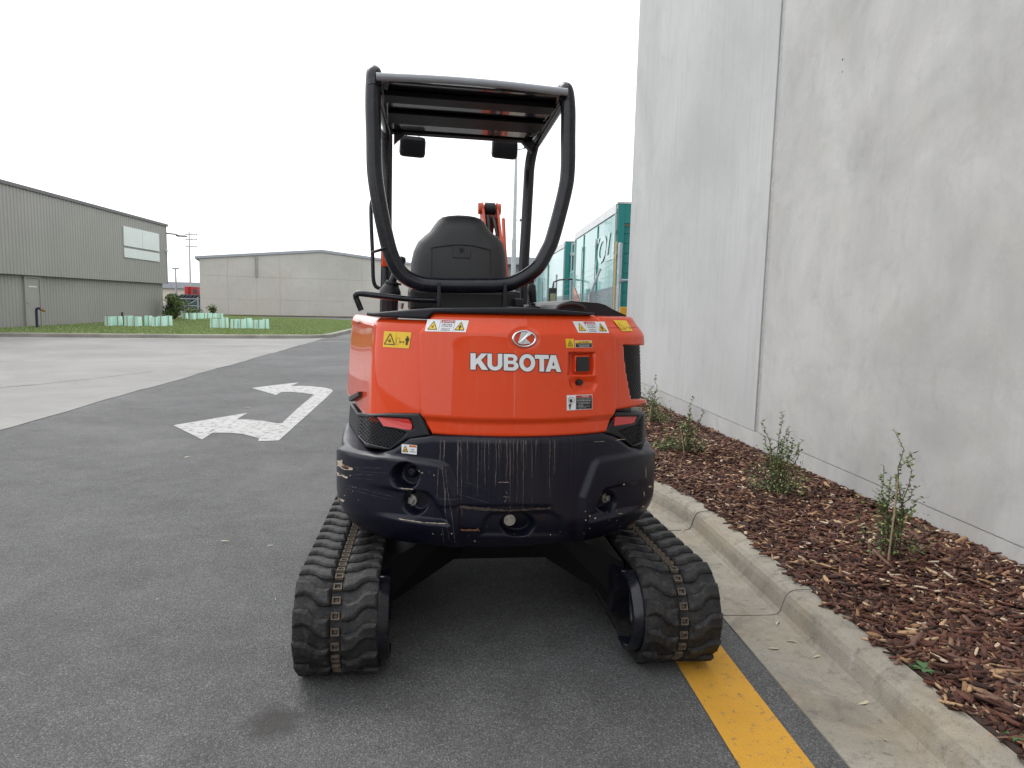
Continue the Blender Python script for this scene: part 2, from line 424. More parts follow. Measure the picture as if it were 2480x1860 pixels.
def chip_shape(n, rng, rect=False):
    """n chips, 10 verts each: a bent tapered sliver"""
    L = rng.uniform(0.5, 1, n); 
    xs = np.array([-.5, -.18, .2, .5]); wv = np.stack([rng.uniform(.15, .8, n), rng.uniform(.75, 1, n), rng.uniform(.7, 1, n), rng.uniform(.1, .7, n)], 1)
    sk = rng.uniform(-.25, .25, (n, 4)); bend = rng.uniform(-.18, .25, n)
    V = np.zeros((n, 16, 3))
    for k in range(4):
        for s_, (sy, sz) in enumerate(((-.5, 0), (.5, 0), (.5, 1), (-.5, 1))):
            V[:, k*4+s_, 0] = xs[k]
            V[:, k*4+s_, 1] = sy*wv[:, k]*(0.8 if sz else 1.0)+sk[:, k]*0.5
            V[:, k*4+s_, 2] = sz+0
    return V, xs, bend
F1 = []
for k in range(3):
    a = k*4; c = a+4
    F1 += [(a, a+1, c+1, c), (a+1, a+2, c+2, c+1), (a+2, a+3, c+3, c+2), (a+3, a, c, c+3)]
F1 += [(3, 2, 1, 0), (12, 13, 14, 15)]
F1 = np.array(F1)
def chips(xy, size, rng):
    n = len(xy); V, xs, bend = chip_shape(n, rng)
    ln = size*np.clip(rng.lognormal(-.12, .45, n), .35, 2.3); wd = np.minimum(ln*rng.uniform(.14, .6, n), .026); th = np.clip(ln*rng.uniform(.05, .13, n), .0015, .007)
    V[:, :, 2] = V[:, :, 2]*th[:, None]+bend[:, None]*ln[:, None]*(V[:, :, 0]**2)*0.8
    V[:, :, 0] *= ln[:, None]; V[:, :, 1] *= wd[:, None]
    az = rng.uniform(0, 2*math.pi, n); tx = rng.normal(0, .26, n); ty = rng.normal(0, .22, n)
    ca, sa = np.cos(az), np.sin(az); cx, sx = np.cos(tx), np.sin(tx); cy, sy = np.cos(ty), np.sin(ty)
    x, y, z = V[:, :, 0].copy(), V[:, :, 1].copy(), V[:, :, 2].copy()
    y, z = y*cx[:, None]-z*sx[:, None], y*sx[:, None]+z*cx[:, None]
    x, z = x*cy[:, None]+z*sy[:, None], -x*sy[:, None]+z*cy[:, None]
    x, y = x*ca[:, None]-y*sa[:, None], x*sa[:, None]+y*ca[:, None]
    return np.stack([x, y, z], 2), ln
def scatter_bed(y0, y1, dens, rng):
    A = (y1-y0)*2.2; n = int(A*dens)
    y = rng.uniform(y0, y1, n); x = rng.uniform(0.9, XW-0.012, n)
    ok = x > kerb_x(y)+0.128+0.018*np.sin(y*17)+0.012*np.sin(y*41+1)+rng.exponential(0.02, n)
    return np.stack([x[ok], y[ok]], 1)
rng = np.random.default_rng(3)
V0 = []
for (y0, y1, dens, sz) in ((1.3, 3.0, 3900, .047), (3.0, 4.6, 3500, .045), (4.6, 7.0, 2300, .043), (7.0, 12.5, 1200, .05)):
    xy = scatter_bed(y0, y1, dens, rng); V, ln = chips(xy, sz, rng)
    V[:, :, 0] += xy[:, :1]; V[:, :, 1] += xy[:, 1:]; V[:, :, 2] += (mulch_h(xy[:, 0], xy[:, 1])-0.008+rng.uniform(-.002, .012, len(xy)))[:, None]
    V0.append(V)
V0 = np.concatenate(V0); n = len(V0)
Fa = (F1[None]+(np.arange(n)*16)[:, None, None]).reshape(-1, 4)
link('bark_mulch', fast_mesh('bark_mulch', V0.reshape(-1, 3), Fa, M['bark']), mulch, kind='stuff')
# the 300 larger pieces nearest the camera, each its own piece
xy = scatter_bed(1.75, 4.4, 400, rng)[:300]
protos = []
V, ln = chips(np.zeros((10, 2)), 0.062, rng)
for k in range(10):
    protos.append(fast_mesh('bark_chip', V[k], F1, M['bark']))
for k, (x, y) in enumerate(xy):
    o = link('bark_chip', protos[k % 10], mulch, (x, y, float(mulch_h(x, y))+0.006))
    o.rotation_euler = (random.gauss(0, .12), random.gauss(0, .12), random.uniform(0, 6.28)); s_ = random.uniform(.6, 1.35); o.scale = (s_, s_*random.uniform(.7, 1.2), s_)

# ================================================================== CONCRETE WAREHOUSE (right)
wh = empty('concrete_warehouse', (XW, 6.5, 0), label='tall pale concrete panel warehouse wall beside the mulch bed', cat='building')
def wbox(parent, name, mat, x0, x1, y0, y1, z0, z1, off=(XW, 6.5, 0), bev=0.0):
    b = MB(); b.box(((x0+x1)/2-off[0], (y0+y1)/2-off[1], (z0+z1)/2-off[2]), (x1-x0, y1-y0, z1-z0), None, bev); return b.build(name, mat, parent)
YJ, YE, ZT = 6.51, 11.88, 9.4
wbox(wh, 'wall_panel', M['wall'], XW, XW+.18, -9, YJ-.045, .248, ZT, bev=.006)
wbox(wh, 'wall_panel', M['wall2'], XW, XW+.18, YJ+.045, YE, .248, ZT, bev=.006)
wbox(wh, 'footing', M['wall'], XW+.001, XW+.17, -9, YE-.003, -.05, .2455)
wbox(wh, 'joint_sealant', M['sealant'], XW+.012, XW+.16, YJ-.042, YJ+.042, .25, ZT-.01)
wbox(wh, 'end_wall', M['wall'], XW+.181, 30, YE-.18, YE-.004, -.05, ZT)
wbox(wh, 'roof', M['steelgal'], XW+.182, 30, -9, YE-.19, ZT-.5, ZT-.35)
for (px, py, r) in ((2041, 144, .008), (2040, 174, .005)):
    p = onx(px, py, XW); b = MB(); b.cyl((p[0]-.0015-XW, p[1]-6.5, p[2]), (p[0]+.01-XW, p[1]-6.5, p[2]), r, 10); b.build('tie_hole', crack_m, wh)

# ================================================================== SHED (left)
XS = -15.3
M['clad'] = simple('grey_cladding', (0.285, 0.276, 0.258), 0.55, 0.0, 0.06, 0.4, 0, 0)
M['cladtrim'] = simple('cladding_trim', (0.10, 0.092, 0.10), 0.5, 0.0, 0.06, 1)
M['door'] = simple('grey_door_paint', (0.285, 0.275, 0.255), 0.5, 0.0, 0.05, 2)
M['white_board'] = simple('white_sign_board', (0.62, 0.66, 0.66), 0.4, 0, 0.04, 1)
zr = onx(200, 443+.264*200, XS)[2]; zb = onx(200, 663+.057*200, XS)[2]
YS0, YS1 = 12.0, float(onx(404, 620, XS)[1])
shed = empty('cladding_shed', (XS, YS1, 0), label='grey corrugated metal shed at the left of the lawn', cat='building')
def corr(x, y0, y1, z0, z1, name, depth=.020, pitch=.2, back=.12):
    ys = []; k = 0; y = y0
    prof = [(0, 0), (.30, 0), (.42, 1), (.70, 1), (.82, 0)]
    while y < y1:
        for t, d in prof:
            if y+t*pitch <= y1: ys.append((y+t*pitch, d*depth))
        y += pitch
    ys.append((y1, 0))
    b = MB(); n = len(ys)
    vs = [(x-XS-d, yy-YS1, z0) for yy, d in ys]+[(x-XS-d, yy-YS1, z1) for yy, d in ys]
    b.add(vs, [(i, i+1, n+i+1, n+i) for i in range(n-1)])
    b.box((x-XS-back, (y0+y1)/2-YS1, (z0+z1)/2), (.1, y1-y0, z1-z0))
    return b.build(name, M['clad'], shed)
corr(XS, YS0, YS1, zb, zr, 'upper_wall'); corr(XS-.22, YS0, YS1-.12, -.05, zb-.02, 'lower_wall')
off = (XS, YS1, 0)
wbox(shed, 'soffit', M['cladtrim'], XS-.30, XS-.06, YS0, YS1-.02, zb+.0, zb+.05, off)
wbox(shed, 'roof_flashing', M['cladtrim'], XS-.35, XS+.06, YS0, YS1+.15, zr, zr+.13, off, .01)
wbox(shed, 'end_wall', M['clad'], XS-16, XS-.27, YS1-.15, YS1-.02, -.05, zr-.01, off)
wbox(shed, 'roof', M['cladtrim'], XS-16, XS-.36, YS0, YS1, zr-.05, zr+.05, off)
wbox(shed, 'corner_trim', M['cladtrim'], XS-.09, XS+.012, YS1-.01, YS1+.03, zb, zr-.002, off)
S1 = lambda x, y: (x*.27129, 400+y*.27129)
d0 = onx(*S1(240, 1450), XS-.2); d1 = onx(*S1(362, 1450), XS-.2)
zdt = float(onx(*S1(300, 1012), XS-.2)[2])
door = wbox(shed, 'door', M['door'], XS-.26, XS-.175, d0[1], d1[1], .0, zdt, off, .008)
b = MB()
for (ya, yb, za, zc) in ((d0[1]-.09, d0[1]-.004, 0, zdt+.09), (d1[1]+.004, d1[1]+.09, 0, zdt+.09), (d0[1]-.003, d1[1]+.003, zdt+.004, zdt+.09)):
    b.box((-.20, (ya+yb)/2-YS1, (za+zc)/2), (.1, yb-ya, zc-za))
b.build('door_frame', M['clad'], door).location = (0, 0, 0)
b = MB(); b.box((-.165, d0[1]+.10-YS1, 1.02), (.05, .14, .035), None, .006); b.build('handle', M['steelgal'], door)
sgn = MB(); ps = [onx(*S1(*q), XS-.17) for q in ((252, 1078), (326, 1080), (326, 1092), (252, 1090))]
sgn.box((-.165, (ps[0][1]+ps[1][1])/2-YS1, (ps[0][2]+ps[2][2])/2), (.012, ps[1][1]-ps[0][1], abs(ps[0][2]-ps[2][2]))); sgn.build('door_sign', M['white_board'], door)
ps = [onx(*S1(*q), XS) for q in ((1093, 543), (1410, 612), (1413, 768), (1097, 720), (1097, 738), (1413, 785), (1415, 860), (1098, 824))]
ya, yb = ps[0][1], ps[1][1]; ym = (ya+yb)/2
zt1 = (ps[0][2]+ps[1][2])/2; zb1 = (ps[2][2]+ps[3][2])/2; zt2 = (ps[4][2]+ps[5][2])/2; zb2 = (ps[6][2]+ps[7][2])/2
wbox(shed, 'sign_board', M['white_board'], XS+.002, XS+.05, ya, ym-.012, zb1, zt1, off, .004)
wbox(shed, 'sign_board', M['white_board'], XS+.002, XS+.05, ym+.012, yb, zb1, zt1, off, .004)
wbox(shed, 'sign_board', M['white_board'], XS+.002, XS+.05, ya, yb, zb2, zt2, off, .004)
p = onx(*S1(1497, 610), XS); b = MB(); b.tube([(-.02, 0.03, p[2]), (.25, .55, p[2]), (.3, .8, p[2]-.03)], .04, 8); b.box((.42, 1.0, p[2]-.05), (.5, .3, .07), None, .01); b.build('flood_light', M['cladtrim'], shed)
p = onx(*S1(1478, 764), XS); b = MB(); b.box((.06, p[1]-YS1, p[2]), (.12, .2, .1), None, .02); b.build('wall_camera', M['white_board'], shed)

# ---- lawn with kerb
lk = [(-15.2, 22.95), (-14.0, 23.2), (-10.8, 23.85), (-7.9, 24.6), (-5.9, 25.35)]+[(v.x, v.y) for v in catmull([(-5.9, 25.35, 0), (-4.95, 25.95, 0), (-4.55, 26.9, 0), (-4.5, 28.5, 0), (-4.45, 34, 0), (-4.6, 40, 0), (-5.4, 43.5, 0), (-7.5, 45.5, 0), (-12, 47.6, 0), (-16, 49, 0)], 5)]
lprof = [(0.0, -.03), (0.0, .10), (-.02, .125), (-.16, .13), (-.17, -.03)]
swept_solid(lk, lprof, mat_concrete('lawn_kerb_concrete', (0.31, 0.295, 0.265), .3, 1.5, 0, .6, .3), 'lawn_kerb', None, kind='structure', label='low concrete kerb around the lawn')
lawn_poly = [(p[0]-.1, p[1]+.12) if i < 9 else (p[0]-.14, p[1]) for i, p in enumerate(lk)]+[(-16, 41), (-15.55, 41), (-15.55, 23.0)]
LZ = .13
lawn = sheet('lawn', lawn_poly, LZ, M['lawnsoil'], 'mown grass lawn between shed and road')
def inpoly(x, y, poly):
    c = np.zeros(len(x), bool); n = len(poly)
    for i in range(n):
        x0, y0 = poly[i]; x1, y1 = poly[i-1]
        cond = ((y0 > y) != (y1 > y)); t = (y-y0)/np.where(abs(y1-y0) < 1e-9, 1e-9, (y1-y0))
        c ^= cond & (x < x0+(x1-x0)*t)
    return c
def grass(n, poly, hmin, hmax, wid, zf, rng):
    xs = [p[0] for p in poly]; ys = [p[1] for p in poly]
    x = rng.uniform(min(xs), max(xs), n); y = rng.uniform(min(ys), max(ys), n); k = inpoly(x, y, poly); x, y = x[k], y[k]; n = len(x)
    cl = 0.5+0.5*np.sin(x*1.9+np.sin(y*1.3)*2)*np.sin(y*2.3+x*.7)
    h = rng.uniform(hmin, hmax, n)*(0.6+.7*cl); az = rng.uniform(0, 6.283, n); ln = rng.normal(0, .35, n)*h
    dx, dy = np.cos(az)*wid/2, np.sin(az)*wid/2; z = np.full(n, zf)
    V = np.stack([np.stack([x-dx, y-dy, z], 1), np.stack([x+dx, y+dy, z], 1), np.stack([x+ln*np.sin(az), y-ln*np.cos(az), z+h], 1)], 1)
    return V.reshape(-1, 3), np.arange(n*3).reshape(-1, 3)
M['grass'] = mat_island('grass_blades', [(0, (0.14, 0.20, 0.065)), (.4, (0.20, 0.28, 0.095)), (.75, (0.27, 0.35, 0.135)), (.88, (0.37, 0.38, 0.19)), (1, (0.46, 0.42, 0.28))], .7, 0, 10, .15)
V, F = grass(170000, lawn_poly, .02, .05, .026, LZ, rng)
link('grass', fast_mesh('grass', V, F, M['grass']), None, kind='stuff', label='short green grass on the lawn', cat='grass')

# mulch patches under the tree guards
S2 = lambda x, y: (380+x*.22604, 520+y*.22604)
def patch(cx, cy, rx, ry):
    poly = [(cx+rx*math.cos(a)*random.uniform(.85, 1.1), cy+ry*math.sin(a)*random.uniform(.85, 1.1)) for a in np.linspace(0, 6.283, 18)[:-1]]
    sheet('mulch_patch', poly, LZ+.012, M['soil'], None)
    return poly
# tree guards
M['mint'] = NT('mint_plastic')
s = M['mint']; co = s.coord(); s.set(color=s.mix(s.noise(co, 4, 4), (0.52, 0.80, 0.71), (0.66, 0.90, 0.82)), rough=.45, sub=0.0); M['mint'] = s.m
M['stake'] = simple('timber_stake', (0.36, 0.27, 0.17), .8, 0, .2, 20)
M['shrubleaf'] = mat_island('shrub_leaves', [(0, (0.035, 0.06, 0.015)), (.5, (0.075, 0.115, 0.03)), (.85, (0.13, 0.17, 0.05)), (1, (0.22, 0.25, 0.09))], .55, 0, 10, .12)
def guard(px, pyb, wpx, hpx, label, lz=LZ, stakes=1):
    p = onz(px, pyb, lz); dist = float(np.dot(p-CAMO, FW)); w = wpx/FPX*dist; h = 1.15*hpx/FPX*dist
    root = empty('tree_guard', tuple(p), random.uniform(-.25, .25), label=label, cat='tree guard', group='mint green tree guards on the lawn')
    d = w*.8; b = MB(); r0, r1 = .92, 1.03; n = 16
    for (o_, t_) in ((1.0, 0), (.965, 1)):
        ring = lambda z, s_: [((w/2)*s_*o_*np.sign(math.cos(a))*abs(math.cos(a))**.45, (d/2)*s_*o_*np.sign(math.sin(a))*abs(math.sin(a))**.45, z) for a in np.linspace(0, 6.2832, n+1)[:-1]]
        a0, a1, a2 = ring(0, r1), ring(h*.5, 1.0), ring(h, r0)
        b.add(a0+a1+a2, [(j*n+i, j*n+(i+1) % n, (j+1)*n+(i+1) % n, (j+1)*n+i) for j in range(2) for i in range(n)], False)
    b.build('sleeve', M['mint'], root)
    for k in range(stakes):
        b = MB(); xx = random.uniform(-.25, .25)*w
        b.box((xx, -d/2-.012, h*.56), (.022, .018, h*1.12)); b.build('stake', M['stake'], root)
lab1 = ['leftmost mint tree guard by the shed wall', 'second mint tree guard from the left by the shed wall', 'third mint tree guard along the shed wall', 'fourth mint tree guard along the shed wall', 'fifth mint tree guard along the shed wall', 'sixth mint tree guard along the shed wall', 'seventh mint tree guard along the shed wall, near its corner', 'last mint tree guard by the corner of the shed']
for (x0, x1, yt, yb), lb in zip([(943, 1012, 1362, 1437), (1020, 1090, 1360, 1437), (1117, 1190, 1357, 1440), (1192, 1262, 1363, 1442), (1296, 1358, 1356, 1438), (1356, 1406, 1366, 1442), (1410, 1482, 1360, 1440), (1480, 1536, 1357, 1437)], lab1):
    q = S1((x0+x1)/2, yb); guard(q[0], q[1], (x1-x0)*.2713, (yb-yt)*.2713, lb)
names = ['first', 'second', 'third', 'fourth', 'fifth', 'sixth', 'seventh', 'eighth', 'ninth']
for i, (x0, x1, yt, yb) in enumerate([(573, 650, 1127, 1212), (648, 696, 1130, 1214), (692, 766, 1117, 1215), (795, 876, 1132, 1220), (878, 956, 1133, 1222), (945, 1018, 1122, 1220), (1022, 1080, 1140, 1226), (1078, 1140, 1140, 1228), (1138, 1198, 1130, 1226)]):
    q = S2((x0+x1)/2, yb); guard(q[0], q[1], (x1-x0)*.226, (yb-yt)*.226, f'{names[i]} from the left of the mint tree guards in the middle of the lawn')
for i, (x0, x1, yt, yb) in enumerate([(275, 331, 1060, 1118), (345, 411, 1062, 1125), (413, 480, 1060, 1117), (480, 530, 1062, 1116), (528, 590, 1060, 1114), (590, 632, 1064, 1112), (630, 670, 1064, 1111), (664, 708, 1064, 1111)]):
    q = S2((x0+x1)/2, yb); guard(q[0], q[1], (x1-x0)*.226, (yb-yt)*.226, f'{names[i]} from the left of the far row of mint tree guards before the concrete building')
for (px, py, rx, ry) in ((620, 790, 1.6, .5), (360, 788, 1.6, .45)):
    c = onz(px, py, LZ); patch(c[0], c[1], rx, ry)

# standpipe by the door
p = onz(90, 794, LZ); sp = empty('standpipe', tuple(p), label='dark blue standpipe with a brass tap before the grey door', cat='standpipe')
ph = float(794-750)/FPX*p[1]
b = MB(); b.tube([(0, 0, 0), (0, 0, ph*.9), (.02, 0, ph), (.10, 0, ph*1.02), (.16, 0, ph*.95)], .045, 8); b.build('pipe', simple('blue_pipe', (0.02, 0.02, 0.06), .4), sp)
b = MB(); b.cyl((.16, 0, ph*.95), (.30, 0, ph*.88), .04, 8); b.cyl((.24, 0, ph*.93), (.24, 0, ph*1.02), .025, 8); b.build('tap', simple('brass', (0.4, 0.22, 0.1), .4, .8), sp)
p = onz(297, 788, LZ); b = MB(); b.cyl((0, 0, 0), (0, 0, .5), .04, 8); b.cyl((0, 0, .5), (0, 0, .53), .05, 8); b.build('marker_post', simple('black_plastic', (.02, .02, .025), .5), None, loc=tuple(p), label='short black marker post between the tree guards by the shed', cat='post')

# ---- leaf crowns
def leaf_cloud(name, mat, parent, n, fn, size, rng):
    P = np.array([fn() for _ in range(n)]); a = rng.normal(0, 1, (n, 3)); a /= np.linalg.norm(a, axis=1)[:, None]
    c = np.cross(a, rng.normal(0, 1, (n, 3))); c /= np.linalg.norm(c, axis=1)[:, None]
    s_ = (size*rng.uniform(.6, 1.3, n))[:, None]
    V = np.stack([P-a*s_, P+c*s_*.45, P+a*s_, P-c*s_*.45], 1).reshape(-1, 3); F = np.arange(n*4).reshape(-1, 4)
    return link(name, fast_mesh(name, V, F, mat), parent)
M['stem'] = simple('plant_stem', (0.07, 0.055, 0.035), .8, 0, .2, 20)
M['stem_dark'] = simple('branch_bark', (0.05, 0.038, 0.028), .85, 0, .2, 20)
p = onx(420, 774, XS+.1); p = onz(424, 774, LZ)
sh = empty('shrub', tuple(p), label='bushy green shrub at the corner of the grey shed', cat='shrub')
hh = (774-715)/FPX*p[1]; ww = 40/FPX*p[1]
lobes = [(random.gauss(0, ww*.22), random.gauss(0, ww*.25), random.uniform(.25, .92)*hh, random.uniform(.2, .42)*ww) for _ in range(16)]
def fn():
    l = random.choice(lobes); v = Vector((random.gauss(0, 1), random.gauss(0, 1), random.gauss(0, 1))).normalized()*l[3]*random.uniform(.6, 1.05); return (l[0]+v.x, l[1]+v.y, max(.02, l[2]+v.z))
leaf_cloud('crown', M['shrubleaf'], sh, 2600, fn, .06, rng)
b = MB()
for k in range(6): b.tube([(0, 0, 0), (random.gauss(0, .12), random.gauss(0, .12), hh*.4), (random.gauss(0, .3), random.gauss(0, .3), hh*.8)], [.035, .025, .01], 6)
b.build('branches', M['stem_dark'], sh)
for (px, py, hpx, wpx, lb) in ((515, 762, 22, 14, 'small dark shrub before the far concrete wall'), (470, 764, 16, 26, 'low green bush behind the far row of tree guards'), (455, 766, 12, 16, 'pale low bush beside the steel gate')):
    p = onz(px, py, .05); root = empty('low_bush', tuple(p), label=lb, cat='bush'); hh2 = hpx/FPX*p[1]; ww2 = wpx/FPX*p[1]
    leaf_cloud('leaves', M['shrubleaf'], root, 420, lambda: (random.gauss(0, ww2*.28), random.gauss(0, ww2*.25), abs(random.gauss(hh2*.45, hh2*.25))+.02), .08, rng)
    b = MB(); [b.tube([(0, 0, -.05), (random.gauss(0, .1), random.gauss(0, .1), hh2*.8)], [.03, .01], 5) for _ in range(4)]; b.build('stems', M['stem_dark'], root)

# ================================================================== FAR CONCRETE BUILDING
fd = np.array([.964, .267, 0.]); fnrm = np.array([fd[1], -fd[0], 0.]); fo = np.array([-13.6, 57.5, 0.])
def onface(px, py):
    d = ray(px, py); t = np.dot(fo-CAMO, fnrm)/np.dot(d, fnrm); p = CAMO+d*t; return float(np.dot(p-fo, fd)), float(p[2])
uL = onface(484, 700)[0]; uP = onface(778, 610)[0]; uR = 2*uP-uL
zE = onface(484, 626)[1]; zP = onface(778, 610)[1]
zj1 = onface(600, 725)[1]; zj2 = onface(600, 670)[1]
fb = empty('concrete_building', tuple(fo), math.atan2(fd[1], fd[0]), label='low grey concrete building with shallow gable beyond the lawn', cat='building')
cols = [uL]+[onface(x, 690)[0] for x in (552, 622, 678)]+[onface(876, 690)[0]]
while cols[-1]+9 < uR: cols.append(cols[-1]+10.5)
cols = [c for c in cols if c < uR-2]+[uR]
zroof = lambda u: zE+(zP-zE)*(1-abs(u-uP)/(uP-uL))
g = .004
for i in range(len(cols)-1):
    u0, u1 = cols[i]+g, cols[i+1]-g
    for (z0, z1) in ((-.1, zj1-g), (zj1+g, zj2-g), (zj2+g, None)):
        poly = [(u0, z0), (u1, z0)]
        if z1 is None:
            poly += [(u1, zroof(u1))]+([(uP, zP)] if u0 < uP < u1 else [])+[(u0, zroof(u0))]
        else: poly += [(u1, z1), (u0, z1)]
        b = MB(); off_ = random.uniform(0, .012); b.prism(poly, 0.25, -off_, lambda u, v, h: (u, h, v)); b.build('wall_panel', M['farwall'], fb)
b = MB(); b.prism([(uL, -.1), (uR, -.1), (uR, zE-.2), (uP, zP-.2), (uL, zE-.2)], 40, .26, lambda u, v, h: (u, h, v)); b.build('building_core', M['farwall'], fb)
b = MB(); b.prism([(uL-.3, zE-.02), (uP, zP-.02), (uR+.3, zE-.02), (uR+.3, zE+.16), (uP, zP+.18), (uL-.3, zE+.16)], 40, -.12, lambda u, v, h: (u, h, v)); b.build('roof', M['steelgal'], fb)
b = MB(); uq = cols[2]; b.cyl((uq, -.06, zj2), (uq, -.06, zroof(uq)-.05), .09, 8); b.build('downpipe', simple('downpipe', (.30, .28, .24), .6), fb)
# garden verge before it
sheet('verge', [tuple((fo+fd*u+fnrm*v)[:2]) for u, v in ((uL-2, 2.6), (uR, 2.6), (uR, .1), (uL-2, .1))], .03, simple('dry_verge', (.12, .085, .04), .95, 0, .4, 1.2, .3, 20), 'dry grass verge along the concrete building')

# ================================================================== YARD BEHIND SHED (left gap)
def billboard_base(px, y): return ony(px, 760, y)
# low cream building
yB = 120.; a0 = ony(380, 697, yB); a1 = ony(520, 697, yB)
lb_ = empty('cream_factory', (float(a0[0]), yB, 0), label='long low cream factory far behind the steel gate', cat='building')
b = MB(); b.box(((a1[0]-a0[0])/2, 6, a0[2]/2), (a1[0]-a0[0], 12, a0[2])); b.build('wall', simple('cream_wall', (.6, .55, .46), .8, 0, .05, .3), lb_)
b = MB(); b.box(((a1[0]-a0[0])/2, 6, a0[2]+.5), (a1[0]-a0[0]+1, 13, 1.0)); b.build('roof', M['steelgal'], lb_)
# power pole, its timber greys paled: lens flare put into the colour
yp = 95.; q0 = ony(462, 720, yp); q1 = ony(457, 560, yp)
pp = empty('power_pole', (float(q0[0]), yp, 0), label='tall grey power pole with three crossarms', cat='power pole')
b = MB(); b.cyl((0, 0, 0), (0, 0, q1[2]), .14, 8, .08); b.build('pole', simple('pole_timber', (.42, .41, .39), .9), pp)
for zz in (q1[2]-.4, ony(457, 580, yp)[2], ony(457, 597, yp)[2]):
    b = MB(); b.box((.25, 0, zz), (1.5, .10, .12)); [b.cyl((xx, 0, zz), (xx, 0, zz+.25), .04, 6) for xx in (-.4, .3, .9)]; b.build('crossarm', simple('crossarm_timber', (.36, .35, .33), .9), pp)
yp = 80.; q0 = ony(427, 720, yp); q1 = ony(424, 652, yp)
lp = empty('lamp_post', (float(q0[0]), yp, 0), label='thin grey lamp post behind the shed', cat='lamp post')
b = MB(); b.cyl((0, 0, 0), (0, 0, q1[2]), .16, 8, .06); b.build('pole', M['steelgal'], lp); b = MB(); b.box((.05, -.1, q1[2]+.08), (.5, .7, .16)); b.build('lamp_head', M['steelgal'], lp)
# red truck
yt = 75.; a = ony(447, 717, yt); c = ony(480, 694, yt); 
rt_ = empty('red_truck', (float(a[0]), yt, 0), label='red truck parked behind the steel gate', cat='truck')
W_ = float(c[0]-a[0]); H_ = float(c[2]); z0 = float(a[2]); redm = simple('red_truck_paint', (.42, .02, .02), .35); dk = simple('dark_glass', (.03, .04, .04), .1)
b = MB(); b.box((.30*W_*.5, .6, (z0+H_)/2), (.30*W_, 1.2, H_-z0), None, .05); b.build('cab', redm, rt_)
b = MB(); b.prism([(.42*W_, z0), (W_, z0), (W_, z0+.35*(H_-z0)), (.86*W_, H_*.98), (.45*W_, H_*.98)], 1.4, 0, lambda u, v, h: (u, h, v)); b.build('bonnet', redm, rt_)
b = MB(); b.prism([(.62*W_, z0+.30*(H_-z0)), (.93*W_, z0+.32*(H_-z0)), (.82*W_, H_*.9), (.64*W_, H_*.88)], .02, -.04, lambda u, v, h: (u, h, v)); b.build('window', dk, rt_)
b = MB(); b.box((W_*.5, .7, z0-.45), (W_*1.1, 1.2, .5)); b.build('chassis', M['cladtrim'], rt_)
for xx in (.15, .85):
    b = MB(); b.cyl((xx*W_, -.05, .5), (xx*W_, .35, .5), .5, 16); b.build('wheel', simple('tyre', (.02, .02, .02), .8), rt_)
# green skip bin with dark slatted lid
yk = 64.; a = ony(432, 756, yk); c = ony(486, 729, yk)
sk = empty('skip_bin', (float(a[0]), yk, 0), label='dark green skip bin with a slatted lid behind the gate', cat='skip bin')
W_ = float(c[0]-a[0]); H_ = float(c[2]); gm = simple('green_skip_paint', (.045, .10, .085), .6, 0, .2, 2)
b = MB(); b.prism([(.15, 0.05), (W_-.15, 0.05), (W_, H_), (0, H_)], 0, 1.8, lambda u, v, h: (u, h, v)); b.build('bin_body', gm, sk)
for k in range(7):
    b = MB(); rot = Matrix.Rotation(-.5, 3, 'Y'); b.box((k/6*W_, .9, H_+.28), (.10, 1.8, .75), Matrix.Rotation(.9, 3, 'Y')); b.build('slat', simple('dark_slat', (.08, .085, .10), .6), sk)
b = MB(); b.box((W_/2, 1.0, H_+.05), (W_, 1.7, .06)); b.build('lid', simple('dark_lid', (.03, .03, .035), .6), sk)
# steel gate
yg = 60.; a = ony(430, 757, yg); c = ony(484, 723, yg); 
gt = empty('steel_gate', (float(a[0]), yg, 0), label='galvanised steel gate with diagonal brace beside the concrete building', cat='gate')
W_ = float(c[0]-a[0]); H_ = float(c[2])
for zz in (.25, H_*.48, H_-.05):
    b = MB(); b.cyl((0, 0, zz), (W_, 0, zz), .035, 6); b.build('rail', M['steelgal'], gt)
b = MB(); b.cyl((0, 0, .1), (W_*.95, 0, H_), .04, 6); b.build('brace', M['steelgal'], gt)
for xx, ww_ in ((0, .06), (W_-.15, .10), (W_+.12, .10)):
    b = MB(); b.box((xx, 0, H_*.55), (ww_, ww_, H_*1.1)); b.build('post', M['steelgal'], gt)

# ================================================================== TRUCK YARD (right gap)
M['teal'] = simple('teal_paint', (0.010, 0.20, 0.185), .5, 0, .06, .5)
def mat_tealgloss():
    s = NT('teal_gloss_panel'); co = s.coord(); c = s.mix(s.noise(co, 1.2, 3), (0.03, 0.26, 0.245), (0.05, 0.31, 0.29))
    s.set(color=c, rough=.10, spec=.5); s.bump(s.noise(co, .9, 3), .25, .02); return s.m
M['tealgloss'] = mat_tealgloss()
M['alu'] = simple('white_aluminium_trim', (.55, .56, .56), .4, .3, .08, 3)
M['dark'] = simple('dark_plastic', (.018, .018, .02), .5, 0, .2, 8)
def text_geo(txt, shear=0.0, bold=0.0, extrude=0.0):
    cu = bpy.data.curves.new('t', 'FONT'); cu.body = txt; cu.shear = shear; cu.offset = bold; cu.extrude = extrude; cu.resolution_u = 3; cu.fill_mode = 'BOTH' if extrude else 'FRONT'
    o = bpy.data.objects.new('t', cu); COL.objects.link(o); bpy.context.view_layer.update()
    me = o.to_mesh(); V = np.array([v.co[:] for v in me.vertices]); F = [tuple(p.vertices) for p in me.polygons]
    o.to_mesh_clear(); bpy.data.objects.remove(o); bpy.data.curves.remove(cu)
    mn, mx_ = V.min(0), V.max(0); V[:, :2] = (V[:, :2]-mn[:2])/(mx_[:2]-mn[:2]); return V, F
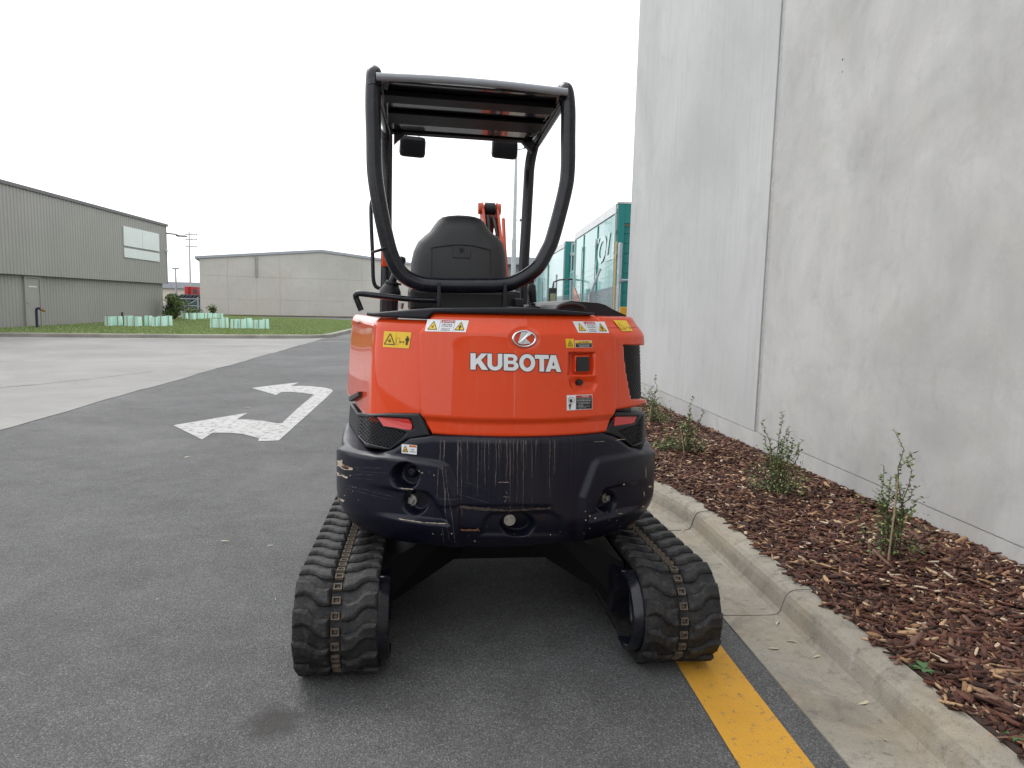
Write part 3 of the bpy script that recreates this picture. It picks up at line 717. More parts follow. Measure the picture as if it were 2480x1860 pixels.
def truck_box(name, top_near, top_far, z, depth, label, doors, rear='roller'):
    n_ = onz(*top_near, z); f_ = onz(*top_far, z); d = f_-n_; Ln = float(np.linalg.norm(d[:2])); d = d/np.linalg.norm(d)
    root = empty(name, (float(n_[0]), float(n_[1]), 0), math.atan2(d[1], d[0])-math.pi/2, label=label, cat='truck')
    # local: +y away, +x right
    z0 = 1.05
    b = MB(); b.box((depth/2+.01, Ln/2, (z0+z)/2-.05), (depth, Ln-.04, z-z0-.15)); b.build('box_body', M['tealgloss'], root)
    b = MB(); b.box((.0, Ln/2, z-.12), (.05, Ln, .26), None, .008); b.build('top_rail', M['alu'], root)
    b = MB(); b.box((-.005, Ln-.02, (z0+z)/2-.14), (.06, .06, z-z0-.24)); b.build('corner_post', M['alu'], root)
    b = MB(); b.box((-.005, .03, (z0+z)/2-.14), (.06, .06, z-z0-.24)); b.build('corner_post', M['alu'], root)
    for fy in doors:
        b = MB(); b.box((.0, fy*Ln, (z0+z)/2-.15), (.03, .07, z-z0-.27)); b.build('door_seal', M['teal'], root)
        b = MB(); b.cyl((-.04, fy*Ln+.12, z0+.1), (-.04, fy*Ln+.12, z-.7), .022, 6); [b.box((-.03, fy*Ln+.12, zz), (.04, .16, .10)) for zz in (z0+.5, (z0+z)/2, z-.8)]; b.build('lock_bar', M['alu'], root)
    fw_ = .22
    for (x0, x1, za, zc) in ((0.03, fw_, z0, z-.01), (depth-fw_, depth, z0, z-.01), (fw_+.002, depth-fw_-.002, z-.55, z-.012), (fw_+.002, depth-fw_-.002, z0, z0+.2)):
        b = MB(); b.box(((x0+x1)/2, -.06, (za+zc)/2), (x1-x0, .16, zc-za), None, .01); b.build('rear_frame', M['teal'], root)
    b = MB()
    for k in range(9):
        zz = z0+.2+(z-.55-z0-.2)*(k+.5)/9; b.box((depth/2, -.03, zz), (depth-2*fw_, .05, (z-.75-z0)/9-.012))
    b.build('rear_door', M['teal'], root)
    b = MB(); b.box((depth/2, -.055, z-.57), (depth-2*fw_-.02, .03, .07)); b.build('door_strip', simple('beige_strip', (.36, .30, .2), .7), root)
    b = MB(); b.box((depth/2, -.05, z+.02), (depth, .2, .05)); b.build('rear_header', M['alu'], root)
    b = MB(); b.box((depth/2, Ln/2, .85), (.9, Ln+1.0, .3)); b.build('chassis', M['dark'], root)
    for yy in (Ln*.15, Ln*.32, Ln+1.0):
        for xx in (.18, depth-.18):
            b = MB(); b.cyl((xx-.15, yy, .5), (xx+.15, yy, .5), .5, 18); b.build('wheel', M['dark'], root)
    b = MB(); b.box((depth/2, Ln+1.15, 1.75), (depth*.95, 1.9, 2.3), None, .12); b.build('cab', M['teal'], root)
    return root, Ln
t1, L1 = truck_box('box_truck', (1494, 494), (1394, 566), 4.3, 2.5, 'near teal box truck with glossy side panels behind the wire fence', (.36, .72))
# lettering and orange triangle on the side
V, F = text_geo('TOLL', .3, .03)
b = MB(); b.add([(-.012, L1*.46-(x*L1*.50), 2.75+y*.85) for x, y, _ in V], F); b.v = [(v[0], v[1]-0.0, v[2]) for v in b.v]
b.build('side_lettering', simple('reflection_veiled_vinyl', (.24, .44, .42), .15), t1)  # white letters tinted towards teal: the panel's reflection put into their colour
b = MB(); b.prism([(L1*.98, 1.05), (L1*.60, 1.05), (L1*.98, 2.15)], .0, -.012, lambda u, v, h: (h-.004, u, v)); b.build('orange_stripe', simple('orange_vinyl', (.60, .16, .06), .3), t1)
mr = MB(); 
b = MB(); b.tube([(.05, L1+1.0, 2.5), (-.5, L1+.9, 2.45), (-.75, L1+.85, 2.35), (-.78, L1+.85, 2.1)], .035, 6); arm = b.build('mirror_arm', M['dark'], t1)
b = MB(); b.box((-.78, L1+.85, 1.72), (.34, .16, .78), None, .05); b.build('mirror', M['dark'], t1)
b = MB(); b.box((-.76, L1+.762, 1.62), (.24, .012, .50), None, .004); b.build('mirror_glass', simple('mirror_glass', (.42, .40, .26), .15, .6), t1)  # yellowish reflection put into the glass colour
t2, L2 = truck_box('box_truck', (1368, 586), (1302, 629), 4.3, 2.5, 'far teal box truck parked behind the nearer truck', (.5,))
tag(t1, group='teal box trucks in the yard'); tag(t2, group='teal box trucks in the yard')
b = MB(); b.box((.31, -.15, 3.3), (.05, .05, 1.9)); b.box((1.2, -.15, 4.22), (1.8, .05, .06)); b.box((.75, -.15, 3.75), (1.0, .05, .14)); b.build('door_rod', M['alu'], t2)

# chain-link fence
FP = [(2.83, 12.25), (3.8, 20.0), (4.25, 26.0), (4.55, 32.0), (4.9, 40.0)]
fz = 1.78
fence = empty('wire_fence', (2.83, 12.25, 0), label='chain-link fence with steel posts running from the concrete wall', cat='fence')
O = np.array([2.83, 12.25, 0])
def chain(i):
    a = np.array([*FP[i], 0])-O; c = np.array([*FP[i+1], 0])-O; Ln = np.linalg.norm(c-a); d = (c-a)/Ln; nr = np.array([d[1], -d[0], 0])
    step = .06 if i == 0 else .12; rad = .0022 if i == 0 else .003
    b = MB(); H_ = fz; z0 = .5 if i == 0 else .8
    k = -H_
    while k < Ln:
        for sg in (1, -1):
            u0, u1 = (k, k+H_-z0) if sg == 1 else (k+H_-z0, k)
            za, zc = z0, H_
            lo, hi = min(u0, u1), max(u0, u1)
            if hi <= 0 or lo >= Ln: continue
            t0, t1_ = 0., 1.
            f0 = lambda t: u0+(u1-u0)*t
            ts = sorted([(0-u0)/(u1-u0), (Ln-u0)/(u1-u0)]); t0 = max(0, ts[0]); t1_ = min(1, ts[1])
            p0 = a+d*f0(t0)+np.array([0, 0, za+(zc-za)*t0])+nr*sg*.003; p1 = a+d*f0(t1_)+np.array([0, 0, za+(zc-za)*t1_])+nr*sg*.003
            b.tube([p0, p1], rad, 3, False)
        k += step*1.41
    b.build('wire_mesh', M['steelgal'], fence)
    b = MB()
    for zz in (fz, fz+.25, fz+.45, fz+.62) if i < 3 else (fz,):
        mid = (a+c)/2+np.array([0, 0, zz-.03]); b.tube([a+np.array([0, 0, zz]), mid, c+np.array([0, 0, zz])], .004 if zz == fz else .003, 4, False)
    b.build('top_wire', M['steelgal'], fence)
for i in range(4): chain(i)
topz = float(ony(1507, 588, 12.25)[2])
b = MB(); b.tube([(0, 0, 0), (0, 0, topz-.01), (0, 0, topz)], [.036, .036, .024], 14); b.build('post', M['steelgal'], fence)
b = MB(); b.box((.04, -.03, 1.86), (.09, .10, .05), None, .005); b.cyl((.02, -.02, 1.86), (.16, -.36, 1.86), .012, 8); b.build('post_clamp', M['steelgal'], fence)
b = MB(); b.tube([(-.075, 0, .3), (-.07, 0, topz-.05), (-.065, .0, topz+.02)], .011, 8); b.build('conduit', simple('yellow_conduit', (.62, .42, .06), .5), fence)
for k in (1, 2, 3, 4):
    x, y = np.array(FP[k])-O[:2]; hgt = [0, 2.45, 2.3, 2.75, 2.6][k]
    b = MB(); b.tube([(x, y, 0), (x, y, fz-.1), (x+(.28 if k == 1 else .0), y-(.0), hgt)], .036 if k == 1 else .04, 10); b.build('post', M['steelgal'], fence)
# yellow base of the truck dock behind the post
b = MB(); p = ony(1511, 745, 15.0); b.box((0, 0, .7), (.22, .1, 1.4), None, .01); b.build('yellow_bollard', simple('yellow_bollard_paint', (.62, .33, .02), .5), None, loc=(float(p[0])+.02, 15.0, 0), label='yellow bollard behind the fence post at the wall corner', cat='bollard')

# light pole
yl = 34.; q1 = ony(1251, 352, yl); q0 = ony(1240, 660, yl)
lp = empty('light_pole', (float(q1[0]), yl, 0), label='tall pale grey light pole seen through the excavator canopy', cat='light pole')
zs = float(ony(1247, 580, yl)[2])
b = MB(); b.cyl((0, 0, 0), (0, 0, zs), .125, 12, .115); b.build('lower_pole', M['palegal'], lp)
b = MB(); b.cyl((0, 0, zs), (0, 0, q1[2]), .095, 12, .065); b.build('upper_pole', M['palegal'], lp)
b = MB(); b.cyl((-.1, 0, q1[2]-.22), (.40, 0, q1[2]-.12), .03, 6); b.build('arm', M['steelgal'], lp)
b = MB(); b.box((.45, 0, q1[2]+.05), (.10, .3, .28), Matrix.Rotation(.4, 3, 'Y')); b.build('flood_light', M['dark'], lp)
b = MB(); b.box((.30, 0, zs+.9), (.10, .1, .12)); b.cyl((.05, 0, zs+.9), (.3, 0, zs+.9), .015, 6); b.build('camera_box', M['dark'], lp)
# dark roofed depot
yd = 70.; a = ony(1180, 622, yd); c = ony(1330, 640, yd)
dp = empty('depot', (float(a[0]), yd, 0), label='flat-roofed depot with dark openings far behind the seat', cat='building')
W_ = float(c[0]-a[0])+6; H_ = float(a[2])
b = MB(); b.box((W_/2, 4, H_-.35), (W_, 10, .7)); b.build('fascia', M['steelgal'], dp)
b = MB(); b.box((W_/2, 5, H_-1.3), (W_, 10, 1.2)); b.build('beam', simple('depot_beam', (.22, .24, .27), .6), dp)
b = MB(); b.box((W_/2, 6.5, (H_-1.9)/2), (W_, 8, H_-1.9)); b.build('dark_opening', M['dark'], dp)
for k in range(6):
    b = MB(); b.box((k/5*W_, .5, (H_-1.9)/2), (.3, .3, H_-1.9)); b.build('column', M['steelgal'], dp)

# ================================================================== street behind the camera (shows as reflections on the machine)
bw = empty('rear_warehouse', (-18, -34, 0), label='warehouse across the street behind the viewpoint', cat='building')
b = MB(); b.prism([(0, 0), (26, 0), (26, 5.0), (13, 6.5), (0, 5.0)], 0, -18, lambda u, v, h: (u, h, v)); b.build('wall', M['farwall'], bw)
b = MB(); b.prism([(-.4, 5.02), (13, 6.52), (26.4, 5.02), (26.4, 5.25), (13, 6.75), (-.4, 5.25)], .4, -18, lambda u, v, h: (u, h, v)); b.build('roof', M['steelgal'], bw)
for k, x in enumerate((11.5, 14.5, 18.5)):
    root = empty('street_tree', (x, -30-k, 0), label=['leftmost', 'middle', 'rightmost'][k]+' street tree behind the viewpoint', cat='tree', group='street trees behind the viewpoint')
    b = MB(); b.tube([(0, 0, 0), (.1, 0, 2), (0, .1, 4)], [.18, .14, .06], 8); b.build('trunk', M['stem_dark'], root)
    leaf_cloud('crown', M['shrubleaf'], root, 900, lambda: tuple(Vector((random.gauss(0, 1), random.gauss(0, 1), random.gauss(0, 1))).normalized()*random.uniform(.7, 1.7)+Vector((0, 0, 4.2))), .28, rng)
# ================================================================== EXCAVATOR
AX = np.array([0.18, 3.50, 0.0]); BYAW = R_(6.0)
ex = empty('excavator', tuple(AX), BYAW, label='orange and black compact excavator parked with its rear to the viewer', cat='excavator')
cB, sB = math.cos(BYAW), math.sin(BYAW)
def to_local(P):
    d = np.asarray(P, float)-AX
    return np.stack([d[..., 0]*cB+d[..., 1]*sB, -d[..., 0]*sB+d[..., 1]*cB, d[..., 2]], -1)
def to_world(P):
    P = np.asarray(P, float)
    return np.stack([P[..., 0]*cB-P[..., 1]*sB, P[..., 0]*sB+P[..., 1]*cB, P[..., 2]], -1)+AX
CL = to_local(CAMO)
def lray(px, py):
    d = ray(px, py); return np.array([d[0]*cB+d[1]*sB, -d[0]*sB+d[1]*cB, d[2]])
def ply(px, py, y):                       # point on the machine's plane y = const
    d = lray(px, py); return tuple(CL+d*(y-CL[1])/d[1])
def soft(a, b, p=18): return (a**-p+b**-p)**(-1/p)
def plan(th, R, aL, aR, k, p=18):
    s_ = np.abs(np.sin(th))+1e-6; c_ = np.cos(th); a = np.where(th < 0, aL, aR)
    side = a/np.maximum(s_+k*c_, .05); return soft(np.full_like(side, R), side, p)
def R_org(th, z):  return plan(th, .79, .648, .685, .14, 90)-.079*(z-1.08)
def hood_prof(z):
    return .030-.079*(z-1.08)-.55*np.log1p(np.exp(np.clip((z-1.305)/.003, -50, 50)))*.003-.014*sstep(.985, .955, z)-.004*sstep(1.02, .985, z)*0
def R_hood(th, z): return plan(th, .79, .72, .74, .14, 26)+hood_prof(z)
def R_cw(th, z):
    t = np.clip((.60-z)/.16, 0, 1); return plan(th, .85, .722, .722, 0, 18)-.095*t**2.2
def hit(px, py, Rf, off=0.0):
    """first crossing of the photo ray with the upright curved surface Rf"""
    px = np.atleast_1d(np.asarray(px, float)); py = np.atleast_1d(np.asarray(py, float))
    D = np.stack([lray(a, b) for a, b in zip(px, py)]); ts = np.linspace(1.6, 4.2, 400)
    P = CL[None, None]+D[:, None]*ts[None, :, None]
    th = np.arctan2(P[..., 0], -P[..., 1]); rho = np.hypot(P[..., 0], P[..., 1]); g_ = rho-(Rf(th, P[..., 2])+off)
    i = np.argmax(g_ < 0, axis=1); i = np.where((g_ < 0).any(1), i, np.argmin(g_, axis=1)); i = np.clip(i, 1, 399)
    n_ = np.arange(len(px)); g0, g1 = g_[n_, i-1], g_[n_, i]; f_ = np.clip(g0/np.where(abs(g0-g1) < 1e-9, 1e-9, g0-g1), 0, 1)
    t = ts[i-1]+(ts[i]-ts[i-1])*f_; Q = CL+D*t[:, None]
    return np.stack([np.arctan2(Q[:, 0], -Q[:, 1]), Q[:, 2]], 1)
def pts_tz(px, Rf): a = np.array(px, float); return hit(a[:, 0], a[:, 1], Rf)
def cyl_xyz(th, z, r): return np.stack([r*np.sin(th), -r*np.cos(th), z], -1)
def resample(pl, n, R=.8):
    pl = np.array(pl, float); w_ = pl.copy(); w_[:, 0] *= R
    d = np.r_[0, np.cumsum(np.linalg.norm(np.diff(w_, axis=0), axis=1))]; t = np.linspace(0, d[-1], n)
    return np.stack([np.interp(t, d, pl[:, 0]), np.interp(t, d, pl[:, 1])], 1)
def coons(bot, top, left, right, nu, nv):
    B, T = resample(bot, nu), resample(top, nu); L, Rr = resample(left, nv), resample(right, nv)
    u = np.linspace(0, 1, nu)[:, None, None]; v = np.linspace(0, 1, nv)[None, :, None]
    S = (1-v)*B[:, None]+v*T[:, None]+(1-u)*L[None]+u*Rr[None]
    S -= (1-u)*(1-v)*B[0]+u*(1-v)*B[-1]+(1-u)*v*T[0]+u*v*T[-1]
    return S[..., 0], S[..., 1]
def sdist(px, py, poly):
    """signed pixel distance, + inside"""
    poly = np.array(poly, float); d = np.full(px.shape, 1e9); inside = np.zeros(px.shape, bool); n = len(poly)
    for i in range(n):
        a, c = poly[i-1], poly[i]; e = c-a; t = np.clip(((px-a[0])*e[0]+(py-a[1])*e[1])/(e@e), 0, 1)
        d = np.minimum(d, np.hypot(px-a[0]-e[0]*t, py-a[1]-e[1]*t))
        cond = (a[1] > py) != (c[1] > py); inside ^= cond & (px < a[0]+(py-a[1])/(c[1]-a[1]+1e-12)*e[0])
    return np.where(inside, d, -d)
def disc(cx, cy, rx, ry, n=28): return [(cx+rx*math.cos(a), cy+ry*math.sin(a)) for a in np.linspace(0, 2*math.pi, n+1)[:-1]]
def surf_patch(name, mat, parent, TH, Z, Rf, disp=None, edge=0.008, ew=0.012, skirt=0.04, topin=None, botin=None):
    r = Rf(TH, Z); P = cyl_xyz(TH, Z, r)
    if disp is not None:
        X, Y = project(to_world(P)); r = r+disp(X, Y, TH, Z)
    if edge:
        nu, nv = TH.shape
        du = np.hypot(np.diff(P[..., 0], axis=0), np.hypot(np.diff(P[..., 1], axis=0), np.diff(P[..., 2], axis=0)))
        dv = np.linalg.norm(np.diff(P, axis=1), axis=2)
        cu = np.concatenate([np.zeros((1, nv)), np.cumsum(du, 0)]); cv = np.concatenate([np.zeros((nu, 1)), np.cumsum(dv, 1)], 1)
        dd = np.minimum(np.minimum(cu, cu[-1:]-cu), np.minimum(cv, cv[:, -1:]-cv))
        x = np.clip(1-dd/ew, 0, 1); r = r-edge*(1-np.sqrt(np.maximum(0, 1-x*x)))
    P = cyl_xyz(TH, Z, r)
    nu, nv = TH.shape; b = MB(); b.grid(P, True)
    # UV: arc length and height
    ring = [(i, 0) for i in range(nu)]+[(nu-1, j) for j in range(1, nv)]+[(i, nv-1) for i in range(nu-2, -1, -1)]+[(0, j) for j in range(nv-2, 0, -1)]
    A = np.array([P[i, j] for i, j in ring])
    def inward(q, d, i, j):
        rr = math.hypot(q[0], q[1]); k = max(.02, rr-d)/rr; return (q[0]*k, q[1]*k, q[2])
    Bq = []
    for q, (i, j) in zip(A, ring):
        d = skirt
        if topin and j == nv-1: d = topin
        if botin and j == 0: d = botin
        Bq.append(inward(q, d, i, j))
    n = len(ring); b.add(np.concatenate([A, np.array(Bq)]), [(k, n+k, n+(k+1) % n, (k+1) % n) for k in range(n)], False)
    me = b.mesh(name, mat)
    uv = me.uv_layers.new(name='UVMap'); V = np.array(b.v); U = np.stack([np.arctan2(V[:, 0], -V[:, 1])*.8, V[:, 2]], 1)
    li = np.zeros(len(me.loops), int); me.loops.foreach_get('vertex_index', li); uv.data.foreach_set('uv', U[li].astype(np.float32).ravel())
    return link(name, me, parent)

# ---------- materials
def mat_orange():
    s = NT('orange_paint'); co = s.coord(); c = s.mix(s.noise(co, 3, 3), (0.66, 0.052, 0.007), (0.72, 0.062, 0.009))
    d = s.ramp(s.noise(co, 9, 9, .75), [(.55, 0.0), (.80, .14)]); c = s.mix(d, c, (.62, .30, .2))
    sc = s.ramp(s.noise(s.coord('Object', (60, 60, 6)), 3, 4, .7), [(.74, 0.0), (.78, .35)]); c = s.mix(sc, c, (.75, .45, .35))
    st_ = s.ramp(s.noise(s.coord('Object', (26, 26, 1.6)), 1.0, 5, .65), [(.52, 0.0), (.74, .13)]); c = s.mix(st_, c, (.55, .22, .13))
    s.set(color=c, rough=s.ramp(s.noise(co, 14, 5), [(.3, .36), (.7, .46)]), coat=.9, coatr=.03, spec=.05)
    s.bump(s.noise(co, 420, 2), .012, .001); return s.m
def mat_cw():
    s = NT('navy_black_paint'); co = s.coord(); uv = s.n('ShaderNodeTexCoord').outputs['UV']
    sep = s.n('ShaderNodeSeparateXYZ'); s.l(uv, sep.inputs[0]); U, Vv = sep.outputs[0], sep.outputs[1]
    c = s.mix(s.noise(co, 4, 4), (0.0040, 0.0045, 0.012), (0.0070, 0.0072, 0.016))
    # drips running down from the hood edge in the middle
    mp = s.n('ShaderNodeMapping'); mp.inputs['Scale'].default_value = (1, .012, 1); s.l(uv, mp.inputs['Vector'])
    wob = s.n('ShaderNodeMapping'); wob.inputs['Scale'].default_value = (1, .09, 1); s.l(uv, wob.inputs['Vector'])
    n1 = s.noise(mp.outputs[0], 105, 2, .4); n2 = s.noise(wob.outputs[0], 60, 3, .5)
    fade = s.ramp(Vv, [(.52, .10), (.62, .25), (.76, .6), (.855, 1.0)])
    rngm = s.math('MULTIPLY', s.ramp(s.math('ADD', U, .25), [(.0, 0.0), (.03, 1.0)]), s.ramp(s.math('ADD', U, .25), [(.46, 1.0), (.50, 0.0)]))
    # streaky dust film in the middle
    film = s.math('MULTIPLY', s.ramp(n1, [(.42, 0), (.62, .07)]), s.math('MULTIPLY', rngm, fade)); c = s.mix(film, c, (.16, .13, .13))
    # fine horizontal scratches
    mh = s.n('ShaderNodeMapping'); mh.inputs['Scale'].default_value = (2.2, 150, 1); mh.inputs['Rotation'].default_value = (0, 0, .10); s.l(uv, mh.inputs['Vector'])
    sh_ = s.math('MULTIPLY', s.ramp(s.noise(mh.outputs[0], 1.0, 3, .6), [(.66, 0), (.70, .5)]), s.ramp(s.noise(co, 5, 4), [(.5, 0.0), (.6, 1.0)])); c = s.mix(sh_, c, (.09, .10, .14))
    # chips down to primer and rust
    ch = s.noise(co, 34, 7, .72); low = s.ramp(s.noise(co, 3.2, 3), [(.50, 0.0), (.62, 1.0)])
    cm = s.math('MULTIPLY', s.ramp(ch, [(.695, 0.0), (.71, 1.0)]), low)
    c = s.mix(cm, c, s.mix(s.noise(co, 60, 3), (.42, .36, .28), (.22, .09, .03)))
    s.set(color=c, rough=s.ramp(s.noise(co, 12, 6), [(.3, .30), (.7, .46)]), coat=.12, coatr=.16, spec=.26)
    s.bump(s.math('ADD', s.noise(co, 130, 3), s.math('MULTIPLY', cm, -1.0)), .06, .002); return s.m
M['orange'] = mat_orange(); M['cw'] = mat_cw()
M['blackp'] = simple('black_plastic_trim', (0.008, 0.0083, 0.012), .42, 0, .15, 8, .15, 500, 0, .35)
M['frame'] = simple('dark_frame_paint', (0.007, 0.0075, 0.012), .22, 0, .2, 10, 0, 0, .0, .42, .12, (.12, .11, .11))
M['roofp'] = simple('roof_paint', (0.27, 0.285, 0.31), .25, 0, .12, 6, 0, 0, .5)  # grey paint paled: sky light on the rear lip put into it
M['pitch'] = simple('shaded_pitch_black', (.003, .0029, .0033), .45, 0, .1, 8, 0, 0, 0, .12)  # frame black made darker: shade under roof and body put into the colour
M['gloss'] = simple('gloss_black_roof', (0.005, 0.005, 0.006), .16, 0, .1, 5, 0, 0, .5)
M['seat'] = simple('seat_vinyl', (0.026, 0.027, 0.029), .42, 0, .1, 6, .3, 700)
M['chrome'] = simple('chrome', (.72, .74, .76), .12, 1.0, .03, 5)
M['bolt'] = simple('zinc_bolt', (.42, .41, .38), .35, .8, .15, 40)
M['red'] = simple('red_reflector', (.55, .010, .008), .18, 0, .05, 8, 0, 0, .6)
M['vin_white'] = simple('white_decal', (.72, .73, .74), .4, 0, .04, 20)
M['vin_yel'] = simple('yellow_decal', (.78, .50, .02), .4, 0, .04, 20)
M['vin_blk'] = simple('black_print', (.012, .012, .012), .45)
M['vin_red'] = simple('red_print', (.42, .02, .025), .45)
M['vin_org'] = simple('orange_print', (.62, .16, .02), .45)
def mat_rubber():
    s = NT('track_rubber'); co = s.coord(); n = s.noise(co, 18, 8, .72, .3); n2 = s.noise(co, 4, 5)
    c = s.mix(s.ramp(n, [(.36, 0), (.66, 1)]), (.005, .0053, .0072), (.020, .0197, .020))
    c = s.mix(s.ramp(s.noise(co, 42, 7, .75), [(.50, 0), (.70, .55)]), c, (.085, .077, .066))
    s.set(color=c, rough=s.ramp(n2, [(.3, .50), (.7, .72)]), spec=.35); s.bump(s.math('ADD', n, s.math('MULTIPLY', s.noise(co, 150, 4), .5)), .7, .005); return s.m
M['rubber'] = mat_rubber()
M['linkm'] = simple('dusty_link_metal', (.10, .082, .065), .75, .2, .5, 30, .4, 100, 0, .5, .6, (.20, .13, .075))

# ---------- counterweight
topL = pts_tz([(860, 1092), (907, 1099), (945, 1088), (985, 1063), (1045, 1056), (1130, 1058), (1240, 1061), (1380, 1057), (1470, 1050), (1500, 1058), (1535, 1082), (1560, 1090)], R_cw)
thE = 1.75
zl, zr_ = topL[0][1]+.0, topL[-1][1]+.0
top = [(-thE, zl)]+[tuple(q) for q in topL]+[(thE, zr_)]
bot = [(-thE, .437), (thE, .437)]
TH, Z = coons(bot, top, [(-thE, .437), (-thE, zl)], [(thE, .437), (thE, zr_)], 430, 120)
wingL = [(700, 1060), (845, 1088), (907, 1101), (1063, 1123), (1079, 1132), (1108, 1200), (1120, 1400), (700, 1400)]
wingR = [(1700, 1060), (1600, 1085), (1540, 1098), (1450, 1114), (1440, 1124), (1410, 1205), (1400, 1400), (1700, 1400)]
recL = [(890, 1172), (969, 1187), (1034, 1194), (1052, 1212), (1085, 1270), (985, 1256), (890, 1238)]
recR = [(1428, 1258), (1463, 1187), (1492, 1176), (1560, 1166), (1580, 1215), (1492, 1243)]
recC = [(1162, 1300), (1174, 1262), (1190, 1248), (1340, 1244), (1362, 1258), (1372, 1300)]
def cw_disp(X, Y, TH, Z):
    ss = lambda poly, w_: sstep(-w_, w_, sdist(X, Y, poly))
    d = .022*np.maximum(ss(wingL, 6), ss(wingR, 6))-.012
    d -= .030*ss(recL, 7)*sstep(880, 1040, X); d -= .028*ss(recR, 7)*sstep(1570, 1470, X)
    d -= .014*ss(recC, 6)
    d -= .006*sstep(1222, 1230, Y+.03*(1240-X)*0)*sstep(1045, 1065, X)*sstep(1350, 1330, X)
    d -= .07*ss(disc(983, 1152, 31, 32), 3); d += .022*ss(disc(984, 1149, 12, 12), 2)
    d -= .055*ss(disc(1002, 1219, 26, 29), 3.5); d -= .05*ss(disc(1474, 1216, 22, 24), 3.5)
    d -= .055*ss([(q[0], q[1]) for q in disc(1258, 1276, 42, 26)], 3.5)
    return d
cw = surf_patch('counterweight', M['cw'], ex, TH, Z, R_cw, cw_disp, .022, .028, .05, .22, .30)
# bolts in their pockets
def on_surf(px, py, Rf, off):
    q = hit(px, py, Rf)[0]; r = float(Rf(np.array([q[0]]), np.array([q[1]]))[0])+off
    p = cyl_xyz(q[0], q[1], r); nrm = np.array([math.sin(q[0]), -math.cos(q[0]), 0]); return np.array(p), nrm
def bolt(px, py, depth, rw, rh):
    p, n_ = on_surf(px, py, lambda th, z: R_cw(th, z)-depth, 0.0); b = MB()
    b.cyl(p-n_*.02, p+n_*.004, rw, 22); b.cyl(p, p+n_*.016, rh, 6); b.build('bolt', M['bolt'], cw)
bolt(997, 1210, .055, .024, .0145); bolt(1466, 1205, .056, .022, .014); bolt(1234, 1259, .052, .023, .014)

# dried drips that ran down from the hood edge
def R_cwd(th, z):
    th, z = np.asarray(th, float), np.asarray(z, float); r = R_cw(th, z); X, Y = project(to_world(cyl_xyz(th, z, r))); return r+cw_disp(X, Y, th, z)
def mat_drip():
    s = NT('dried_drip'); co = s.coord(); s.set(color=s.mix(s.noise(co, 30, 4), (.10, .082, .072), (.20, .175, .155)), rough=.8)
    a = s.ramp(s.noise(s.coord('Object', (80, 80, 14)), 1.0, 5, .7), [(.34, .08), (.62, .8)]); s.set(alpha=a); return s.m
M['drip'] = mat_drip()
dr = MB()
def drip(P5, w0, w1):
    P_ = []; rnd = random.Random(int(P5[0][0]*7+P5[0][1]))
    for i in range(len(P5)-1):
        a, c = np.array(P5[i], float), np.array(P5[i+1], float); n_ = max(2, int(abs(c[1]-a[1])/45))
        for k in range(n_): P_.append(a+(c-a)*k/n_+np.array([rnd.uniform(-3, 3), 0]))
    P_.append(np.array(P5[-1], float)); n_ = len(P_); px = []
    for k, q_ in enumerate(P_):
        w_ = (w0+(w1-w0)*min(1, 1.5*k/(n_-1)))*rnd.uniform(.7, 1.3)/2; px += [(800+(q_[0]-w_)*.223, 980+q_[1]*.223), (800+(q_[0]+w_)*.223, 980+q_[1]*.223)]
    px = np.array(px); h_ = hit(px[:, 0], px[:, 1], R_cwd); r = R_cwd(h_[:, 0], h_[:, 1])+.0012
    dr.add(cyl_xyz(h_[:, 0], h_[:, 1], r), [(2*k, 2*k+1, 2*k+3, 2*k+2)[::-1] for k in range(n_-1)])
rnd = random.Random(4)
for x, y1, w0, w1 in ((1200, 600, 16, 7), (1240, 640, 18, 7), (1388, 1160, 15, 5), (1418, 1150, 12, 4), (1490, 900, 10, 3), (1604, 1000, 12, 4), (1648, 760, 11, 3), (1680, 880, 13, 4), (1716, 700, 12, 4), (1800, 880, 14, 6), (1832, 660, 13, 6), (1852, 560, 12, 3), (1915, 820, 16, 5), (1950, 1150, 12, 4),
                        (1990, 760, 13, 4), (2030, 1100, 14, 4), (2070, 620, 11, 3), (2095, 1130, 12, 5), (2122, 700, 14, 5), (2185, 1140, 9, 3), (2230, 650, 10, 4), (2242, 470, 12, 4), (2385, 1000, 11, 4), (2432, 760, 10, 3), (2440, 720, 11, 4)):
    x = x if x < 1973 else x
    if x > 2200: x = x-0
    drip([(x, 385), (x+rnd.uniform(-8, 8), (385+y1)/2), (x+rnd.uniform(-10, 6), y1)], w0, w1)
drip([(1178, 650), (1165, 850), (1158, 1010)], 7, 5); drip([(1212, 650), (1240, 900), (1250, 1180), (1272, 1270)], 8, 6); drip([(1250, 660), (1262, 850), (1300, 1080), (1325, 1250), (1355, 1500)], 9, 5)
drip([(1255, 900), (1245, 1100), (1290, 1480)], 5, 4); drip([(1210, 1290), (1235, 1500)], 6, 4); drip([(1425, 1090), (1432, 1200)], 9, 5)
dr.build('drip_stain', M['drip'], cw, kind='stuff')

